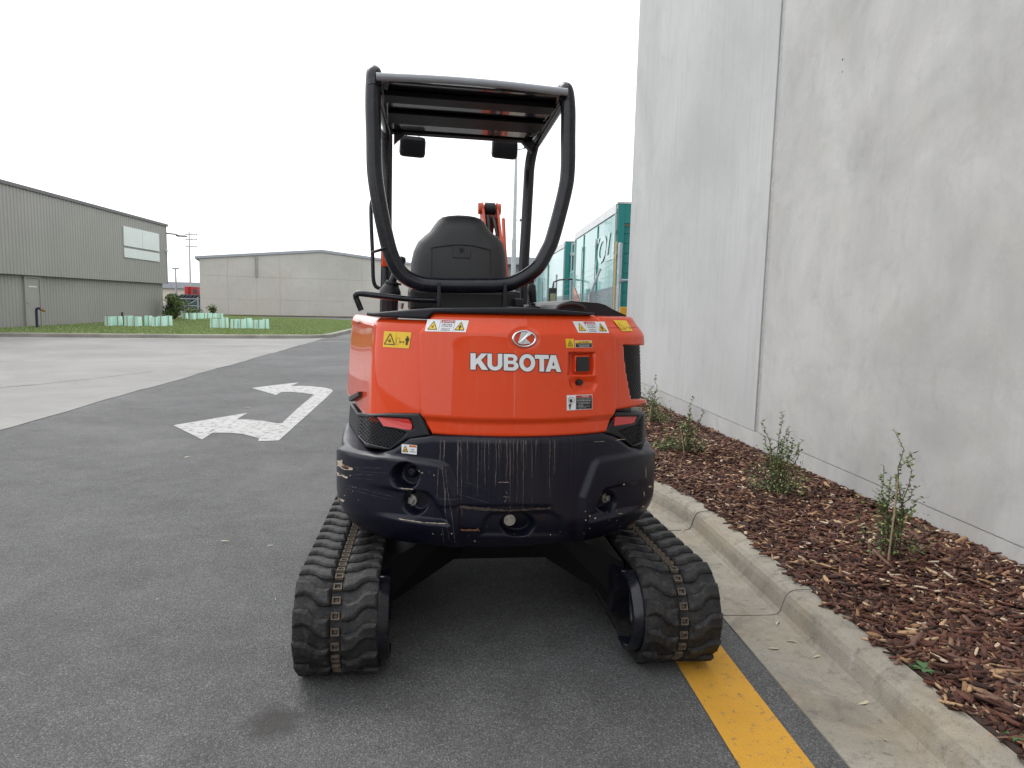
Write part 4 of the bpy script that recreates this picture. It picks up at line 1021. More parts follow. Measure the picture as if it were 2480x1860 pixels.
# ---------- orange rear hood
hb = pts_tz([(1045, 1052), (1120, 1057), (1240, 1060), (1380, 1056), (1470, 1047)], R_hood)
ht = pts_tz([(1049, 757), (1180, 760), (1441, 763)], R_hood)
hl = pts_tz([(1045, 1052), (1011, 992), (1012, 900), (1013, 806), (1049, 757)], R_hood)
hr = pts_tz([(1470, 1047), (1496, 985), (1497, 900), (1495, 838), (1489, 808), (1441, 763)], R_hood)
TH, Z = coons(hb, ht, hl, hr, 210, 150)
latch_out = [(1379, 855), (1440, 855), (1439, 907), (1377, 908)]
scoop = [(1376, 905), (1443, 905), (1446, 930), (1438, 947), (1392, 948), (1383, 935)]
def hood_disp(X, Y, TH, Z):
    ss = lambda poly, w_: sstep(-w_, w_, sdist(X, Y, poly))
    d = -.035*ss(latch_out, 2.2); d += .026*ss([(1397, 860), (1432, 860), (1432, 903), (1396, 904)], 2.0)
    d -= .012*ss(scoop, 5)*sstep(905, 930, Y)
    d -= .004*ss(disc(1269.5, 820, 36, 27), 3)
    return d
hood = surf_patch('rear_hood', M['orange'], ex, TH, Z, R_hood, hood_disp, .010, .014, .06)
def quad_map(q, u, v):
    tl, tr, br, bl = (np.array(p, float) for p in q); return (tl*(1-u)+tr*u)*(1-v)+(bl*(1-u)+br*u)*v
def decal(name, quad, shapes, mat, Rf, off, parent, thick=.0008):
    """flat print: shapes = list of (verts uv (v down), faces)"""
    b = MB()
    for V, F in shapes:
        px = np.array([quad_map(quad, u, v) for u, v in V]); q = hit(px[:, 0], px[:, 1], Rf); r = Rf(q[:, 0], q[:, 1])+off
        b.add(cyl_xyz(q[:, 0], q[:, 1], r), F)
    return b.build(name, mat, parent)
def rect(u0, v0, u1, v1, n=5):
    us = np.linspace(u0, u1, n+1); V = [(u, v0) for u in us]+[(u, v1) for u in us]
    return V, [(i, i+1, n+1+i+1, n+1+i)[::-1] for i in range(n)]
def polyf(V): return V, [tuple(range(len(V)))]
def line(u0, v0, u1, v1, w_, asp=1.0):
    d = np.array([(u1-u0)*asp, v1-v0]); d /= np.linalg.norm(d)+1e-9; n_ = np.array([-d[1]/asp, d[0]])*w_/2
    return polyf([(u0+n_[0], v0+n_[1]), (u1+n_[0], v1+n_[1]), (u1-n_[0], v1-n_[1]), (u0-n_[0], v0-n_[1])])
def textshape(txt, u0, v0, u1, v1):
    V, F = text_geo(txt, 0, .012); return [(u0+x*(u1-u0), v1-y*(v1-v0)) for x, y, _ in V], F
def tri_sign(cx, cy, w_, h_, asp): 
    return [line(cx-w_/2, cy+h_/2, cx, cy-h_/2, .05, asp), line(cx, cy-h_/2, cx+w_/2, cy+h_/2, .05, asp), line(cx-w_/2, cy+h_/2, cx+w_/2, cy+h_/2, .05, asp)]
def burst(cx, cy, r, asp): return [line(cx-r/asp, cy-r*.3, cx+r/asp*.8, cy+r*.4, .035, asp), line(cx, cy-r, cx+r*.1/asp, cy+r*.8, .035, asp), line(cx-r*.6/asp, cy+r*.7, cx+r*.5/asp, cy-r*.6, .03, asp)]
def man(cx, cy, h_, asp):
    w_ = h_/asp; return [polyf([(cx+.10*w_*math.cos(a), cy-.42*h_+.10*h_*math.sin(a)) for a in np.linspace(0, 6.283, 11)[:-1]]), rect(cx-.11*w_, cy-.30*h_, cx+.11*w_, cy+.08*h_, 1), rect(cx-.20*w_, cy-.30*h_, cx-.135*w_, cy+.06*h_, 1), rect(cx+.135*w_, cy-.30*h_, cx+.20*w_, cy+.06*h_, 1), rect(cx-.11*w_, cy+.08*h_, cx-.02*w_, cy+.5*h_, 1), rect(cx+.02*w_, cy+.08*h_, cx+.11*w_, cy+.5*h_, 1)]
# stickers
def swing_sticker(quad, Rf, parent):
    s_ = decal('warning_sticker', quad, [rect(0, 0, 1, 1)], M['vin_yel'], Rf, .0018, parent); a = 1.65
    decal('sticker_print', quad, tri_sign(.24, .47, .38, .68, a)+burst(.24, .58, .14, a)+[line(.62, .62, .78, .62, .03, a), polyf([(.60, .62), (.66, .55), (.66, .69)]), polyf([(.80, .62), (.74, .55), (.74, .69)])]+man(.89, .52, .55, a)
          + [line(.47, .08, .46, .92, .012, a), line(.50, .38, .60, .38, .012, a), line(.50, .80, .60, .80, .012, a), line(.50, .38, .50, .80, .012, a), line(.60, .38, .60, .80, .012, a)], M['vin_blk'], Rf, .0030, s_ if False else parent)
def danger_wide(quad, Rf, parent):
    decal('danger_sticker', quad, [rect(0, 0, 1, 1)], M['vin_white'], Rf, .0018, parent); a = 3.3
    decal('danger_band', quad, [rect(.35, .03, .66, .25)], M['vin_red'], Rf, .0026, parent)
    decal('danger_lettering', quad, [textshape('DANGER', .44, .07, .64, .21), polyf([(.38, .21), (.40, .07), (.42, .21)])], M['vin_white'], Rf, .0034, parent)
    for cx_ in (.17, .83): decal('sticker_triangle', quad, [polyf([(cx_-.11, .82), (cx_, .16), (cx_+.11, .82)])], M['vin_yel'], Rf, .0026, parent)
    decal('sticker_print', quad, tri_sign(.17, .49, .22, .66, a)+tri_sign(.83, .49, .22, .66, a)+burst(.17, .60, .14, a)+burst(.83, .56, .18, a)+man(.83, .60, .40, a)
          + [textshape('KEEP CLEAR', .38, .33, .63, .43), textshape('OF SWING AREA', .37, .48, .64, .58), textshape('FREQUENTLY', .38, .67, .63, .77), textshape('REVERSING.', .38, .81, .62, .91), line(.33, .03, .33, .97, .02, a), line(.68, .03, .68, .97, .02, a)], M['vin_blk'], Rf, .0030, parent)
danger_wide([(1036, 773), (1136, 776), (1128, 804.5), (1029, 802)], R_hood, hood)
danger_wide([(1386, 778), (1463, 779), (1475, 806.5), (1400, 805.5)], R_hood, hood)
q = [(1369, 820.5), (1389, 820.5), (1390.5, 842), (1371, 842)]
decal('warning_sticker', q, [rect(0, 0, 1, 1)], M['vin_yel'], R_hood, .0018, hood); decal('sticker_print', q, tri_sign(.5, .5, .62, .6, 1)+[rect(.38, .66, .62, .72, 1), line(.4, .5, .62, .55, .05)], M['vin_blk'], R_hood, .003, hood)
q = [(1391, 824.5), (1432.6, 824.5), (1434, 841), (1393, 842)]
decal('caution_sticker', q, [rect(0, 0, 1, 1)], M['vin_white'], R_hood, .0018, hood); decal('caution_band', q, [rect(.03, .06, .97, .38)], M['vin_yel'], R_hood, .0026, hood)
decal('sticker_print', q, [rect(.03, .38, .97, .94), textshape('CAUTION', .40, .12, .80, .33), polyf([(.24, .33), (.29, .12), (.34, .33)])], M['vin_blk'], R_hood, .003, hood)
decal('sticker_text', q, [textshape('TO AVOID PERSONAL INJURY', .08, .45, .92, .56), textshape('NEVER OPEN BEFORE', .18, .62, .82, .73), textshape('STOPPING ENGINE.', .22, .79, .78, .90)], M['vin_white'], R_hood, .0038, hood)
q = [(1372, 957), (1434, 955), (1434, 990.5), (1372, 994)]
decal('danger_sticker', q, [rect(0, 0, 1, 1)], M['vin_white'], R_hood, .0018, hood); decal('danger_band', q, [rect(.36, .04, .98, .19)], M['vin_red'], R_hood, .0026, hood)
circ = [(.18+.12*math.cos(a), .34+.20*math.sin(a)) for a in np.linspace(0, 6.283, 17)[:-1]]
decal('sticker_print', q, [rect(.36, .20, .98, .96)]+[line(*circ[i-1], *circ[i], .02, 1.7) for i in range(16)]+[line(.10, .2, .26, .5, .02, 1.7), polyf([(.10, .30), (.22, .26), (.2, .48), (.12, .46)])]+man(.12, .74, .36, 1.7)+[line(.06, .66, .2, .62, .04, 1.7)], M['vin_blk'], R_hood, .0030, hood)
decal('sticker_text', q, [textshape('DANGER', .58, .07, .86, .16), textshape('TO AVOID PERSONAL INJURY OR', .39, .26, .95, .32), textshape('DEATH FROM A MACHINE RUNAWAY', .39, .36, .95, .42), textshape('1. Do not start engine by', .39, .48, .90, .54), textshape('shorting across starter', .44, .57, .90, .63), textshape('terminals.', .44, .66, .64, .71), textshape('2. Start engine only from', .39, .75, .88, .81), textshape("operator's seat.", .44, .85, .74, .91)], M['vin_white'], R_hood, .0038, hood)
# maker's lettering: raised white letters on a dark outline
def arc(cx, cy, rx, ry, a0, a1, n=10): return [(cx+rx*math.cos(R_(a)), cy+ry*math.sin(R_(a))) for a in np.linspace(a0, a1, n)]
LET = {
 'K': [[(0, 0), (.28, 0), (.28, .27), (.38, .39), (.61, 0), (.95, 0), (.57, .60), (.92, 1), (.58, 1), (.28, .62), (.28, 1), (0, 1)]],
 'U': [[(0, 1), (.28, 1), (.28, .38)]+arc(.46, .36, .18, .15, 180, 360, 9)+[(.64, 1), (.92, 1), (.92, .36)]+arc(.46, .36, .46, .38, 0, -180, 15)],
 'B': [[(0, 0)]+arc(.55, .29, .37, .29, -90, 72, 10)+arc(.52, .745, .33, .255, -50, 90, 10)+[(0, 1)], [(.27, .20), (.27, .40)]+arc(.54, .30, .10, .10, 90, -90, 7), [(.27, .60), (.27, .80)]+arc(.52, .70, .09, .10, 90, -90, 7)],
 'O': [arc(.5, .5, .5, .53, 0, 345, 28), arc(.5, .5, .235, .30, 0, 345, 24)],
 'T': [[(0, 1), (.9, 1), (.9, .76), (.595, .76), (.595, 0), (.305, 0), (.305, .76), (0, .76)]],
 'A': [[(0, 0), (.29, 0), (.35, .17), (.65, .17), (.71, 0), (1.0, 0), (.66, 1), (.34, 1)], [(.42, .37), (.58, .37), (.50, .66)]],
}
def letter_geo(ch, bold):
    cu = bpy.data.curves.new('l', 'CURVE'); cu.dimensions = '2D'; cu.fill_mode = 'BOTH'; cu.extrude = .5; cu.offset = bold
    xs = [p[0] for p in LET[ch][0]]; w_ = max(xs)
    for sp_ in LET[ch]:
        sl = cu.splines.new('POLY'); sl.points.add(len(sp_)-1); sl.use_cyclic_u = True
        for q_, (x, y) in zip(sl.points, sp_): q_.co = (x/w_, y, 0, 1)
    o = bpy.data.objects.new('l', cu); COL.objects.link(o); bpy.context.view_layer.update()
    me = o.to_mesh(); V = np.array([v.co[:] for v in me.vertices]); F = [tuple(p.vertices) for p in me.polygons]
    o.to_mesh_clear(); bpy.data.objects.remove(o); bpy.data.curves.remove(cu); return V, F
def place_letter(ch, zx0, zx1, bold, o0, o1, mat, name):
    V, F = letter_geo(ch, bold); b = MB()
    zx = zx0+V[:, 0]*(zx1-zx0); yt = 1457+.0235*(zx-1105); yb = 1602+.0285*(zx-1105); zy = yb+(yt-yb)*V[:, 1]
    px, py = 840+zx*.27125, 460+zy*.27125; q_ = hit(px, py, R_hood); r = R_hood(q_[:, 0], q_[:, 1])+np.where(V[:, 2] > 0, o1, o0)
    b.add(cyl_xyz(q_[:, 0], q_[:, 1], r), F); return b.build(name, mat, hood)
for ch, a, c in (('K', 1105, 1262), ('U', 1256, 1388), ('B', 1400, 1532), ('O', 1538, 1680), ('T', 1676, 1800), ('A', 1772, 1910)):
    place_letter(ch, a, c, .045, .0005, .0022, M['vin_blk'], 'letter_outline')
    place_letter(ch, a, c, 0, .0012, .0040, M['vin_white'], 'letter')
# emblem
b = MB(); N_ = 40
for k in range(N_):
    a0, a1 = 2*math.pi*k/N_, 2*math.pi*(k+1)/N_
    ringp = [(1269.5+(30*f_)*math.cos(a), 820+(21.5*f_+(0 if f_ > .9 else -.5))*math.sin(a)) for a in (a0, a1) for f_ in (1.0, .93, .86, .80)]
    px = np.array(ringp); q_ = hit(px[:, 0], px[:, 1], R_hood); r = R_hood(q_[:, 0], q_[:, 1])+np.array([.0, .006, .006, .0]*2); P_ = cyl_xyz(q_[:, 0], q_[:, 1], r)
    b.add(P_, [(0, 1, 5, 4), (1, 2, 6, 5), (2, 3, 7, 6)], True)
b.build('emblem_ring', M['chrome'], hood)
def emb(poly, mat):
    P_ = np.array([(1180+.1989*x, 720+.1989*y) for x, y in poly]); q_ = hit(P_[:, 0], P_[:, 1], R_hood); r = R_hood(q_[:, 0], q_[:, 1]); n_ = len(P_)
    b = MB(); b.add(np.concatenate([cyl_xyz(q_[:, 0], q_[:, 1], r+.005), cyl_xyz(q_[:, 0], q_[:, 1], r)]), [tuple(range(n_))]+[(i, (i+1) % n_, n_+(i+1) % n_, n_+i) for i in range(n_)]); return b.build('emblem_mark', mat, hood)
emb([(412, 420), (372, 556), (420, 570), (455, 500), (545, 440), (505, 425)], M['chrome'])
emb([(462, 494), (425, 572), (530, 562)], M['chrome'])
# latch and lock
def pad(quad, o0, o1, mat, name, parent, Rf=R_hood):
    V = [(0, 0), (1, 0), (1, 1), (0, 1)]; px = np.array([quad_map(quad, u, v) for u, v in V]); q_ = hit(px[:, 0], px[:, 1], Rf); r = Rf(q_[:, 0], q_[:, 1])
    A = cyl_xyz(q_[:, 0], q_[:, 1], r+o1); B_ = cyl_xyz(q_[:, 0], q_[:, 1], r+o0); b = MB()
    b.add(np.concatenate([A, B_]), [(3, 2, 1, 0), (0, 1, 5, 4), (1, 2, 6, 5), (2, 3, 7, 6), (3, 0, 4, 7)]); return b.build(name, mat, parent)
pad([(1399, 864.5), (1428.5, 864.5), (1428.5, 899), (1398, 900)], -.012, -.003, M['vin_blk'], 'latch', hood)
p, n_ = on_surf(1404, 926, R_hood, -.006); b = MB(); b.cyl(p-n_*.01, p+n_*.010, .0145, 18, .012); b.box(p+n_*.012, (.022, .006, .006)); b.build('key_lock', M['vin_blk'], hood)

# ---------- orange side covers
zt = float(hit(880, 767, R_org)[0][1]); zbm = float(hit(885, 1012, R_org)[0][1])
tA, tB = hit(880, 870, R_org)[0][0], hit(1075, 870, R_org)[0][0]
TH, Z = coons([(-2.15, zbm), (tB, zbm-.005)], [(-2.15, zt), (tB, zt+.005)], [(-2.15, zbm), (-2.15, zt)], [(tB, zbm-.005), (tB, zt+.005)], 180, 60)
side_l = surf_patch('side_cover', M['orange'], ex, TH, Z, R_org, lambda X, Y, T, Zz: -.010*sstep(zt-.03, zt, Zz)-.02*sstep(zbm+.05, zbm+.02, Zz)*0, .012, .016, .05, .5)
swing_sticker([(931, 802), (997, 805), (991, 844), (928, 840)], R_org, side_l)
p, n_ = on_surf(872, 780, R_org, 0); b = MB(); b.cyl(p-n_*.01, p+n_*.012, .009, 8); b.build('cover_screw', M['bolt'], side_l)
pad([(855, 962), (878, 948), (878, 957), (856, 972)], .0, .02, M['vin_blk'], 'side_latch', side_l, R_org)
def R_org_r(th, z): return R_org(th, z)+.012
t0, t1_ = hit(1470, 880, R_org)[0][0], 2.15
ztr = float(hit(1500, 768, R_org_r)[0][1]); zgt = float(hit(1530, 835, R_org_r)[0][1]); zgb = float(hit(1540, 968, R_org_r)[0][1]); zbr = float(hit(1510, 992, R_org_r)[0][1])
TH, Z = coons([(t0, zbr), (t1_, zbr)], [(t0, ztr), (t1_, ztr)], [(t0, zbr), (t0, ztr)], [(t1_, zbr), (t1_, ztr)], 150, 110)
gr_poly = [(1511, 836), (1640, 838), (1640, 967), (1530, 967), (1517, 896)]
side_r = surf_patch('side_cover', M['orange'], ex, TH, Z, R_org_r, lambda X, Y, T, Zz: -.03*sstep(-1.5, 1.5, sdist(X, Y, gr_poly))-.05*sstep(ztr-.09, ztr, Zz)-.0, .012, .016, .05, .5)
swing_sticker([(1484, 775), (1516, 776), (1532, 802), (1506, 802)], lambda th, z: R_org_r(th, z)-.05*sstep(ztr-.09, ztr, z)+.001, side_r)
# ---------- lattice grilles
def lattice(name, poly, step, ang, Rf, off, rad, parent, backmat, aspect=1.0):
    poly = np.array(poly, float)
    b = MB(); c0 = poly.mean(0); ext = 170
    for a in ang:
        d = np.array([math.cos(R_(a)), math.sin(R_(a))]); n_ = np.array([-d[1], d[0]])
        k = -ext
        while k < ext:
            o_ = c0+n_*k; ts = []
            for i in range(len(poly)):
                p0, p1 = poly[i-1], poly[i]; e = p1-p0; det = d[0]*(-e[1])+e[0]*d[1]
                if abs(det) < 1e-9: continue
                rhs = p0-o_; t = (rhs[0]*(-e[1])+e[0]*rhs[1])/det; s_ = (d[0]*rhs[1]-d[1]*rhs[0])/det
                if 0 <= s_ < 1: ts.append(t)
            ts.sort()
            for j in range(0, len(ts)-1, 2):
                m_ = max(3, int((ts[j+1]-ts[j])/8)+2); px = np.array([o_+d*t for t in np.linspace(ts[j], ts[j+1], m_)])
                q_ = hit(px[:, 0], px[:, 1], Rf); r = Rf(q_[:, 0], q_[:, 1])+off; b.tube(list(cyl_xyz(q_[:, 0], q_[:, 1], r)), rad, 4, False)
            k += step
    return b.build(name, M['blackp'], parent)
grp = [(1513, 838), (1553, 839), (1556, 966), (1531, 966), (1518, 896)]
lattice('mesh_grille', grp, 4.2, (62, -58), R_org_r, -.006, .0015, side_r, None)
TH2 = hit(*np.array(grp).T, R_org_r)
b = MB(); ths = np.linspace(TH2[:, 0].min()-.02, 2.0, 24); P_ = np.array([[cyl_xyz(t, z, float(R_org_r(np.array([t]), np.array([z]))[0])-.022) for z in (zgb-.005, zgt+.005)] for t in ths]); b.grid(P_, True); b.build('grille_backing', M['vin_blk'], side_r)
# ---------- black corner housings with reflectors
def R_crn(th, z): return R_org(th, z)+.003+.018*(1-sstep(.62, .95, np.abs(th)))
def corner(bot, top, left, right, mesh_poly, refl, sx):
    B_, T_, L_, Q_ = (pts_tz(p, R_crn) for p in (bot, top, left, right))
    if sx < 0:
        b0, t0_ = (-1.75, B_[0][1]), (-1.75, T_[0][1]); B_ = np.vstack([b0, B_]); T_ = np.vstack([t0_, T_]); L_ = np.array([b0, t0_])
    else:
        b0, t0_ = (1.75, B_[-1][1]), (1.75, T_[-1][1]); B_ = np.vstack([B_, b0]); T_ = np.vstack([T_, t0_]); Q_ = np.array([b0, t0_])
    TH, Z = coons(B_, T_, L_, Q_, 130, 60)
    o = surf_patch('corner_housing', M['blackp'], ex, TH, Z, R_crn, lambda X, Y, T, Zz: -.016*sstep(-1.5, 1.5, sdist(X, Y, mesh_poly))-.012*sstep(-1.5, 1.5, sdist(X, Y, refl)), .008, .010, .08)
    lattice('mesh_grille', mesh_poly, 6.4, (48, -38) if sx < 0 else (60, -50), R_crn, -.004, .0020, o, None)
    px = np.array(refl, float); c = px.mean(0); px2 = c+(px-c)*.93; n_ = len(px); q_ = hit(px2[:, 0], px2[:, 1], R_crn); r = R_crn(q_[:, 0], q_[:, 1])
    b = MB(); b.add(np.concatenate([cyl_xyz(q_[:, 0], q_[:, 1], r-.004), cyl_xyz(q_[:, 0], q_[:, 1], r-.014)]), [tuple(range(n_))[::-1]]+[(i, (i+1) % n_, n_+(i+1) % n_, n_+i) for i in range(n_)]); b.build('reflector', M['red'], o)
    return o
corner([(864, 1058), (880, 1075), (934, 1091), (946, 1090), (985, 1065), (1040, 1055)], [(864, 1000), (940, 1001), (1017, 1002)], [(864, 1058), (864, 1000)], [(1040, 1055), (1017, 1002)],
       [(867, 1008), (906, 1012), (922, 1034), (960, 1040), (982, 1048), (974, 1060), (942, 1085), (884, 1072), (867, 1055)], [(908, 1009), (990, 1014), (998, 1028), (999, 1040), (994, 1043), (924, 1032)], -1)
corner([(1468, 1049), (1500, 1060), (1536, 1084), (1556, 1078)], [(1496, 999), (1530, 999), (1562, 1000)], [(1468, 1049), (1496, 999)], [(1556, 1078), (1562, 1000)],
       [(1500, 1045), (1542, 1030), (1556, 1008), (1553, 1070), (1534, 1078)], [(1490, 1009), (1546, 1008), (1540, 1023), (1534, 1026), (1487, 1033)], 1)
q = [(973.5, 1075), (1010.7, 1078), (1010, 1101), (973.5, 1097)]
Rq = lambda th, z: R_cw(th, z)-.010
decal('hot_surface_sticker', q, [rect(0, 0, 1, 1)], M['vin_white'], Rq, .0030, cw); decal('sticker_band', q, [rect(.50, .04, .97, .25)], M['vin_org'], Rq, .0038, cw)
decal('sticker_triangle', q, [polyf([(.08, .82), (.25, .14), (.42, .82)])], M['vin_yel'], Rq, .0038, cw)
decal('sticker_print', q, tri_sign(.25, .48, .34, .66, 1.6)+[rect(.17, .66, .33, .72, 1), line(.18, .52, .32, .58, .05, 1.6), textshape('HOT', .64, .44, .84, .56), textshape('SURFACE', .56, .66, .92, .78), polyf([(.54, .21), (.57, .09), (.60, .21)])], M['vin_blk'], Rq, .0044, cw)
# bare metal and rust where the paint is knocked off
M['primer'] = simple('bare_primer', (.46, .40, .31), .7, 0, .35, 60, 0, 0, 0, .5, .7, (.20, .07, .02))
M['rust'] = simple('rust_edge', (.17, .075, .035), .85, 0, .5, 60)
def Rw(th, z): return R_cw(th, z)+.0105
def chip_decal(poly, mat, Rf=Rw, off=.0012, jag=2.0):
    P_ = []
    for i in range(len(poly)):
        a, c = np.array(poly[i-1], float), np.array(poly[i], float); n_ = max(2, int(np.linalg.norm(c-a)/5))
        for k in range(n_): P_.append(a+(c-a)*k/n_+np.array([random.uniform(-jag, jag), random.uniform(-jag, jag)]))
    P_ = np.array(P_); q_ = hit(P_[:, 0], P_[:, 1], Rf); r = Rf(q_[:, 0], q_[:, 1])+off; b = MB(); b.add(cyl_xyz(q_[:, 0], q_[:, 1], r), [tuple(range(len(P_)))]); b.build('paint_chip', mat, cw)
R5z = lambda x, y: (800+x*.223, 980+y*.223); R6z = lambda x, y: (1180+x*.223, 980+y*.223)
for poly, mt in (([(78, 610), (130, 600), (140, 650), (245, 690), (240, 715), (130, 700), (78, 660)], 'primer'), ([(130, 655), (240, 675), (243, 690), (140, 680)], 'rust'), ([(75, 735), (190, 785), (180, 800), (80, 765)], 'primer'), ([(85, 1000), (155, 1040), (145, 1060), (90, 1030)], 'primer')):
    chip_decal([R5z(*q_) for q_ in poly], M[mt], jag=1.2)
def Rc(th, z): return R_cw(th, z)-.012
for poly, mt in (([(1398, 1320), (1415, 1350), (1590, 1355), (1600, 1330), (1625, 1372), (1600, 1365), (1590, 1372), (1415, 1368), (1408, 1380)], 'rust'),):
    chip_decal([R5z(*q_) for q_ in poly], M[mt], Rc, .0015, .6)
chip_decal([(1058, 1216), (1110, 1223), (1170, 1229), (1232, 1234), (1333, 1228), (1333, 1232), (1232, 1238), (1170, 1236), (1110, 1231), (1062, 1222)], simple('scuffed_edge', (.045, .032, .026), .8, 0, .6, 60), Rc, .0015, 1.2)
for (x, y, w_, h_) in ((1483, 866, 14, 7), (1720, 730, 4, 70), (1765, 890, 26, 12), (1820, 840, 18, 14), (1700, 970, 3, 40), (1690, 1105, 20, 8), (1440, 1182, 30, 5), (1665, 1230, 8, 12), (1595, 1275, 12, 8)):
    chip_decal([R6z(x-w_, y-h_*.3), R6z(x+w_*.2, y-h_), R6z(x+w_, y+h_*.2), R6z(x-w_*.1, y+h_)], M['primer'], Rw, .0015, .5)

# scratches and chips over the counterweight
def ribbon(P5, w_, mat, name='scratch', base=5):
    f_ = (lambda x, y: (800+x*.223, 980+y*.223)) if base == 5 else (lambda x, y: (1180+x*.223, 980+y*.223)); b = MB(); px = []
    A_ = [np.array(P5[0], float)+(np.array(P5[1], float)-np.array(P5[0], float))*k/10 for k in range(11)]
    for k, q_ in enumerate(A_):
        ww = w_*random.uniform(.2, 1.2)*(0.25 if k in (0, 10) else 1)/2; jy = random.uniform(-2, 2); px += [f_(q_[0], q_[1]+jy-ww), f_(q_[0], q_[1]+jy+ww)]
    px = np.array(px); h_ = hit(px[:, 0], px[:, 1], R_cwd); b.add(cyl_xyz(h_[:, 0], h_[:, 1], R_cwd(h_[:, 0], h_[:, 1])+.0011), [(2*k, 2*k+1, 2*k+3, 2*k+2) for k in range(10)]); b.build(name, mat, cw)
scm = simple('scratch_grey', (.055, .06, .085), .6, 0, .4, 60)
for a_, c_, w_ in (((250, 680), (630, 690), 4), ((260, 758), (520, 765), 4), ((160, 880), (740, 1010), 4), ((150, 905), (700, 1042), 5), ((140, 860), (560, 960), 3), ((1480, 842), (1745, 940), 3), ((1390, 972), (1740, 1072), 4), ((300, 720), (640, 745), 3), ((250, 800), (480, 812), 3)): ribbon((a_, c_), w_, scm)
for a_, c_, w_ in (((1815, 842), (1945, 842), 5), ((1880, 1000), (1945, 1003), 5), ((1905, 935), (1920, 970), 8), ((1920, 1015), (1890, 1060), 5), ((1400, 385), (1500, 380), 0.1)): ribbon((a_, c_), w_, M['primer'])
for a_, c_, w_ in (((740, 1238), (1010, 1282), 11), ((1000, 1280), (1265, 1292), 9), ((750, 905), (900, 918), 13), ((1075, 712), (1080, 752), 9), ((985, 738), (1010, 742), 9), ((1120, 762), (1135, 770), 12), ((930, 700), (975, 725), 7)): ribbon((a_, c_), w_, M['primer'])
for a_, c_, w_ in (((1385, 385), (1500, 375), 7), ((1160, 402), (1280, 398), 7)): ribbon((a_, c_), w_, M['primer'], base=6)
rnd = random.Random(9)
def speck(px, py, r_):
    P_ = np.array([(px+r_*rnd.uniform(.4, 1.3)*math.cos(a), py+r_*rnd.uniform(.4, 1.2)*math.sin(a)) for a in np.linspace(0, 6.283, 8)[:-1]]); h_ = hit(P_[:, 0], P_[:, 1], R_cwd)
    b = MB(); b.add(cyl_xyz(h_[:, 0], h_[:, 1], R_cwd(h_[:, 0], h_[:, 1])+.0012), [tuple(range(7))]); b.build('paint_chip', rnd.choice([M['primer'], M['primer'], M['rust']]), cw)
for k in range(46):
    if k < 26: px, py = rnd.uniform(1390, 1575), rnd.uniform(1235, 1300)-(0 if True else 0)
    elif k < 36: px, py = rnd.uniform(820, 870), rnd.uniform(1105, 1215)
    else: px, py = rnd.uniform(1000, 1380), rnd.uniform(1250, 1310)
    speck(px, py, rnd.uniform(.8, 2.4))
# ---------- top trim and deck
def R_trim(th, z): return plan(th, .79, .70, .72, .14, 26)-.012
tb = pts_tz([(886, 764), (907, 767), (1031, 773), (1049, 757), (1180, 760), (1441, 763.5)], R_trim)
tt = pts_tz([(886, 756), (907, 757), (1015, 748), (1050, 746), (1180, 744.5), (1290, 745), (1441, 758)], R_trim)
TH, Z = coons(tb, tt, [tb[0], tt[0]], [tb[-1], tt[-1]], 160, 10)
trim = surf_patch('top_trim', M['blackp'], ex, TH, Z, R_trim, None, .006, .008, .05, .55)
zdk = zt-.012
dk_ = [(float(R_org(np.array([t]), np.array([zdk]))[0])*math.sin(t)*.985, -float(R_org(np.array([t]), np.array([zdk]))[0])*math.cos(t)*.985) for t in np.linspace(-2.1, 2.1, 60)]
b = MB(); b.prism(dk_, zdk-.03, zdk, lambda u, v, h: (u, v, h)); b.build('deck', M['blackp'], ex)
# inner body mass below the deck
body = [(float(R_org(np.array([t]), np.array([1.0]))[0])*math.sin(t)*.93, -float(R_org(np.array([t]), np.array([1.0]))[0])*math.cos(t)*.93) for t in np.linspace(-2.0, 2.0, 40)]
b = MB(); b.prism(body, .56, zdk-.04, lambda u, v, h: (u, v, h)); b.build('inner_body', M['vin_blk'], ex)
b = MB(); b.prism([(-.60, -.1), (.60, -.1), (.62, .75), (.45, .95), (-.45, .95), (-.62, .75)], .56, .86, lambda u, v, h: (u, v, h)); b.build('floor_deck', M['pitch'], ex)
# tank hump at right
yh = -.18
def prof_px(pl, y): return [ply(a, c, y) for a, c in pl]
hp = [(1345, 748), (1354, 738), (1368, 730), (1381, 727), (1397, 728.5), (1448, 732), (1466, 737), (1486, 749), (1505, 758), (1518, 764), (1521, 771), (1521, 790), (1345, 790)]
A = np.array(prof_px(hp, -.30)); c_ = A.mean(0); Bk = A.copy(); Bk[:, 1] += .62; Bk[:, 2] -= .01
mid = A.copy(); mid[:, 1] += .03; A2 = c_+(A-c_)*np.array([.97, 1, .93]); A2[:, 2] = np.where(A[:, 2] < zt-.02, A[:, 2], A2[:, 2])
b = MB(); n_ = len(A); b.add(np.concatenate([A2, mid, Bk]), [tuple(range(n_))]+[(k*n_+i, (k+1)*n_+i, (k+1)*n_+(i+1) % n_, k*n_+(i+1) % n_) for k in range(2) for i in range(n_)]+[tuple(range(2*n_, 3*n_))[::-1]]); b.build('tank_cover', M['blackp'], ex)
b = MB(); p = ply(1383, 748, -.335); b.tube([np.array(ply(1383+34*math.cos(a), 750-14*math.sin(a)*1.0, -.335)) for a in np.linspace(.1, 3.0, 14)], .009, 6); b.build('cover_handle', M['vin_blk'], ex)

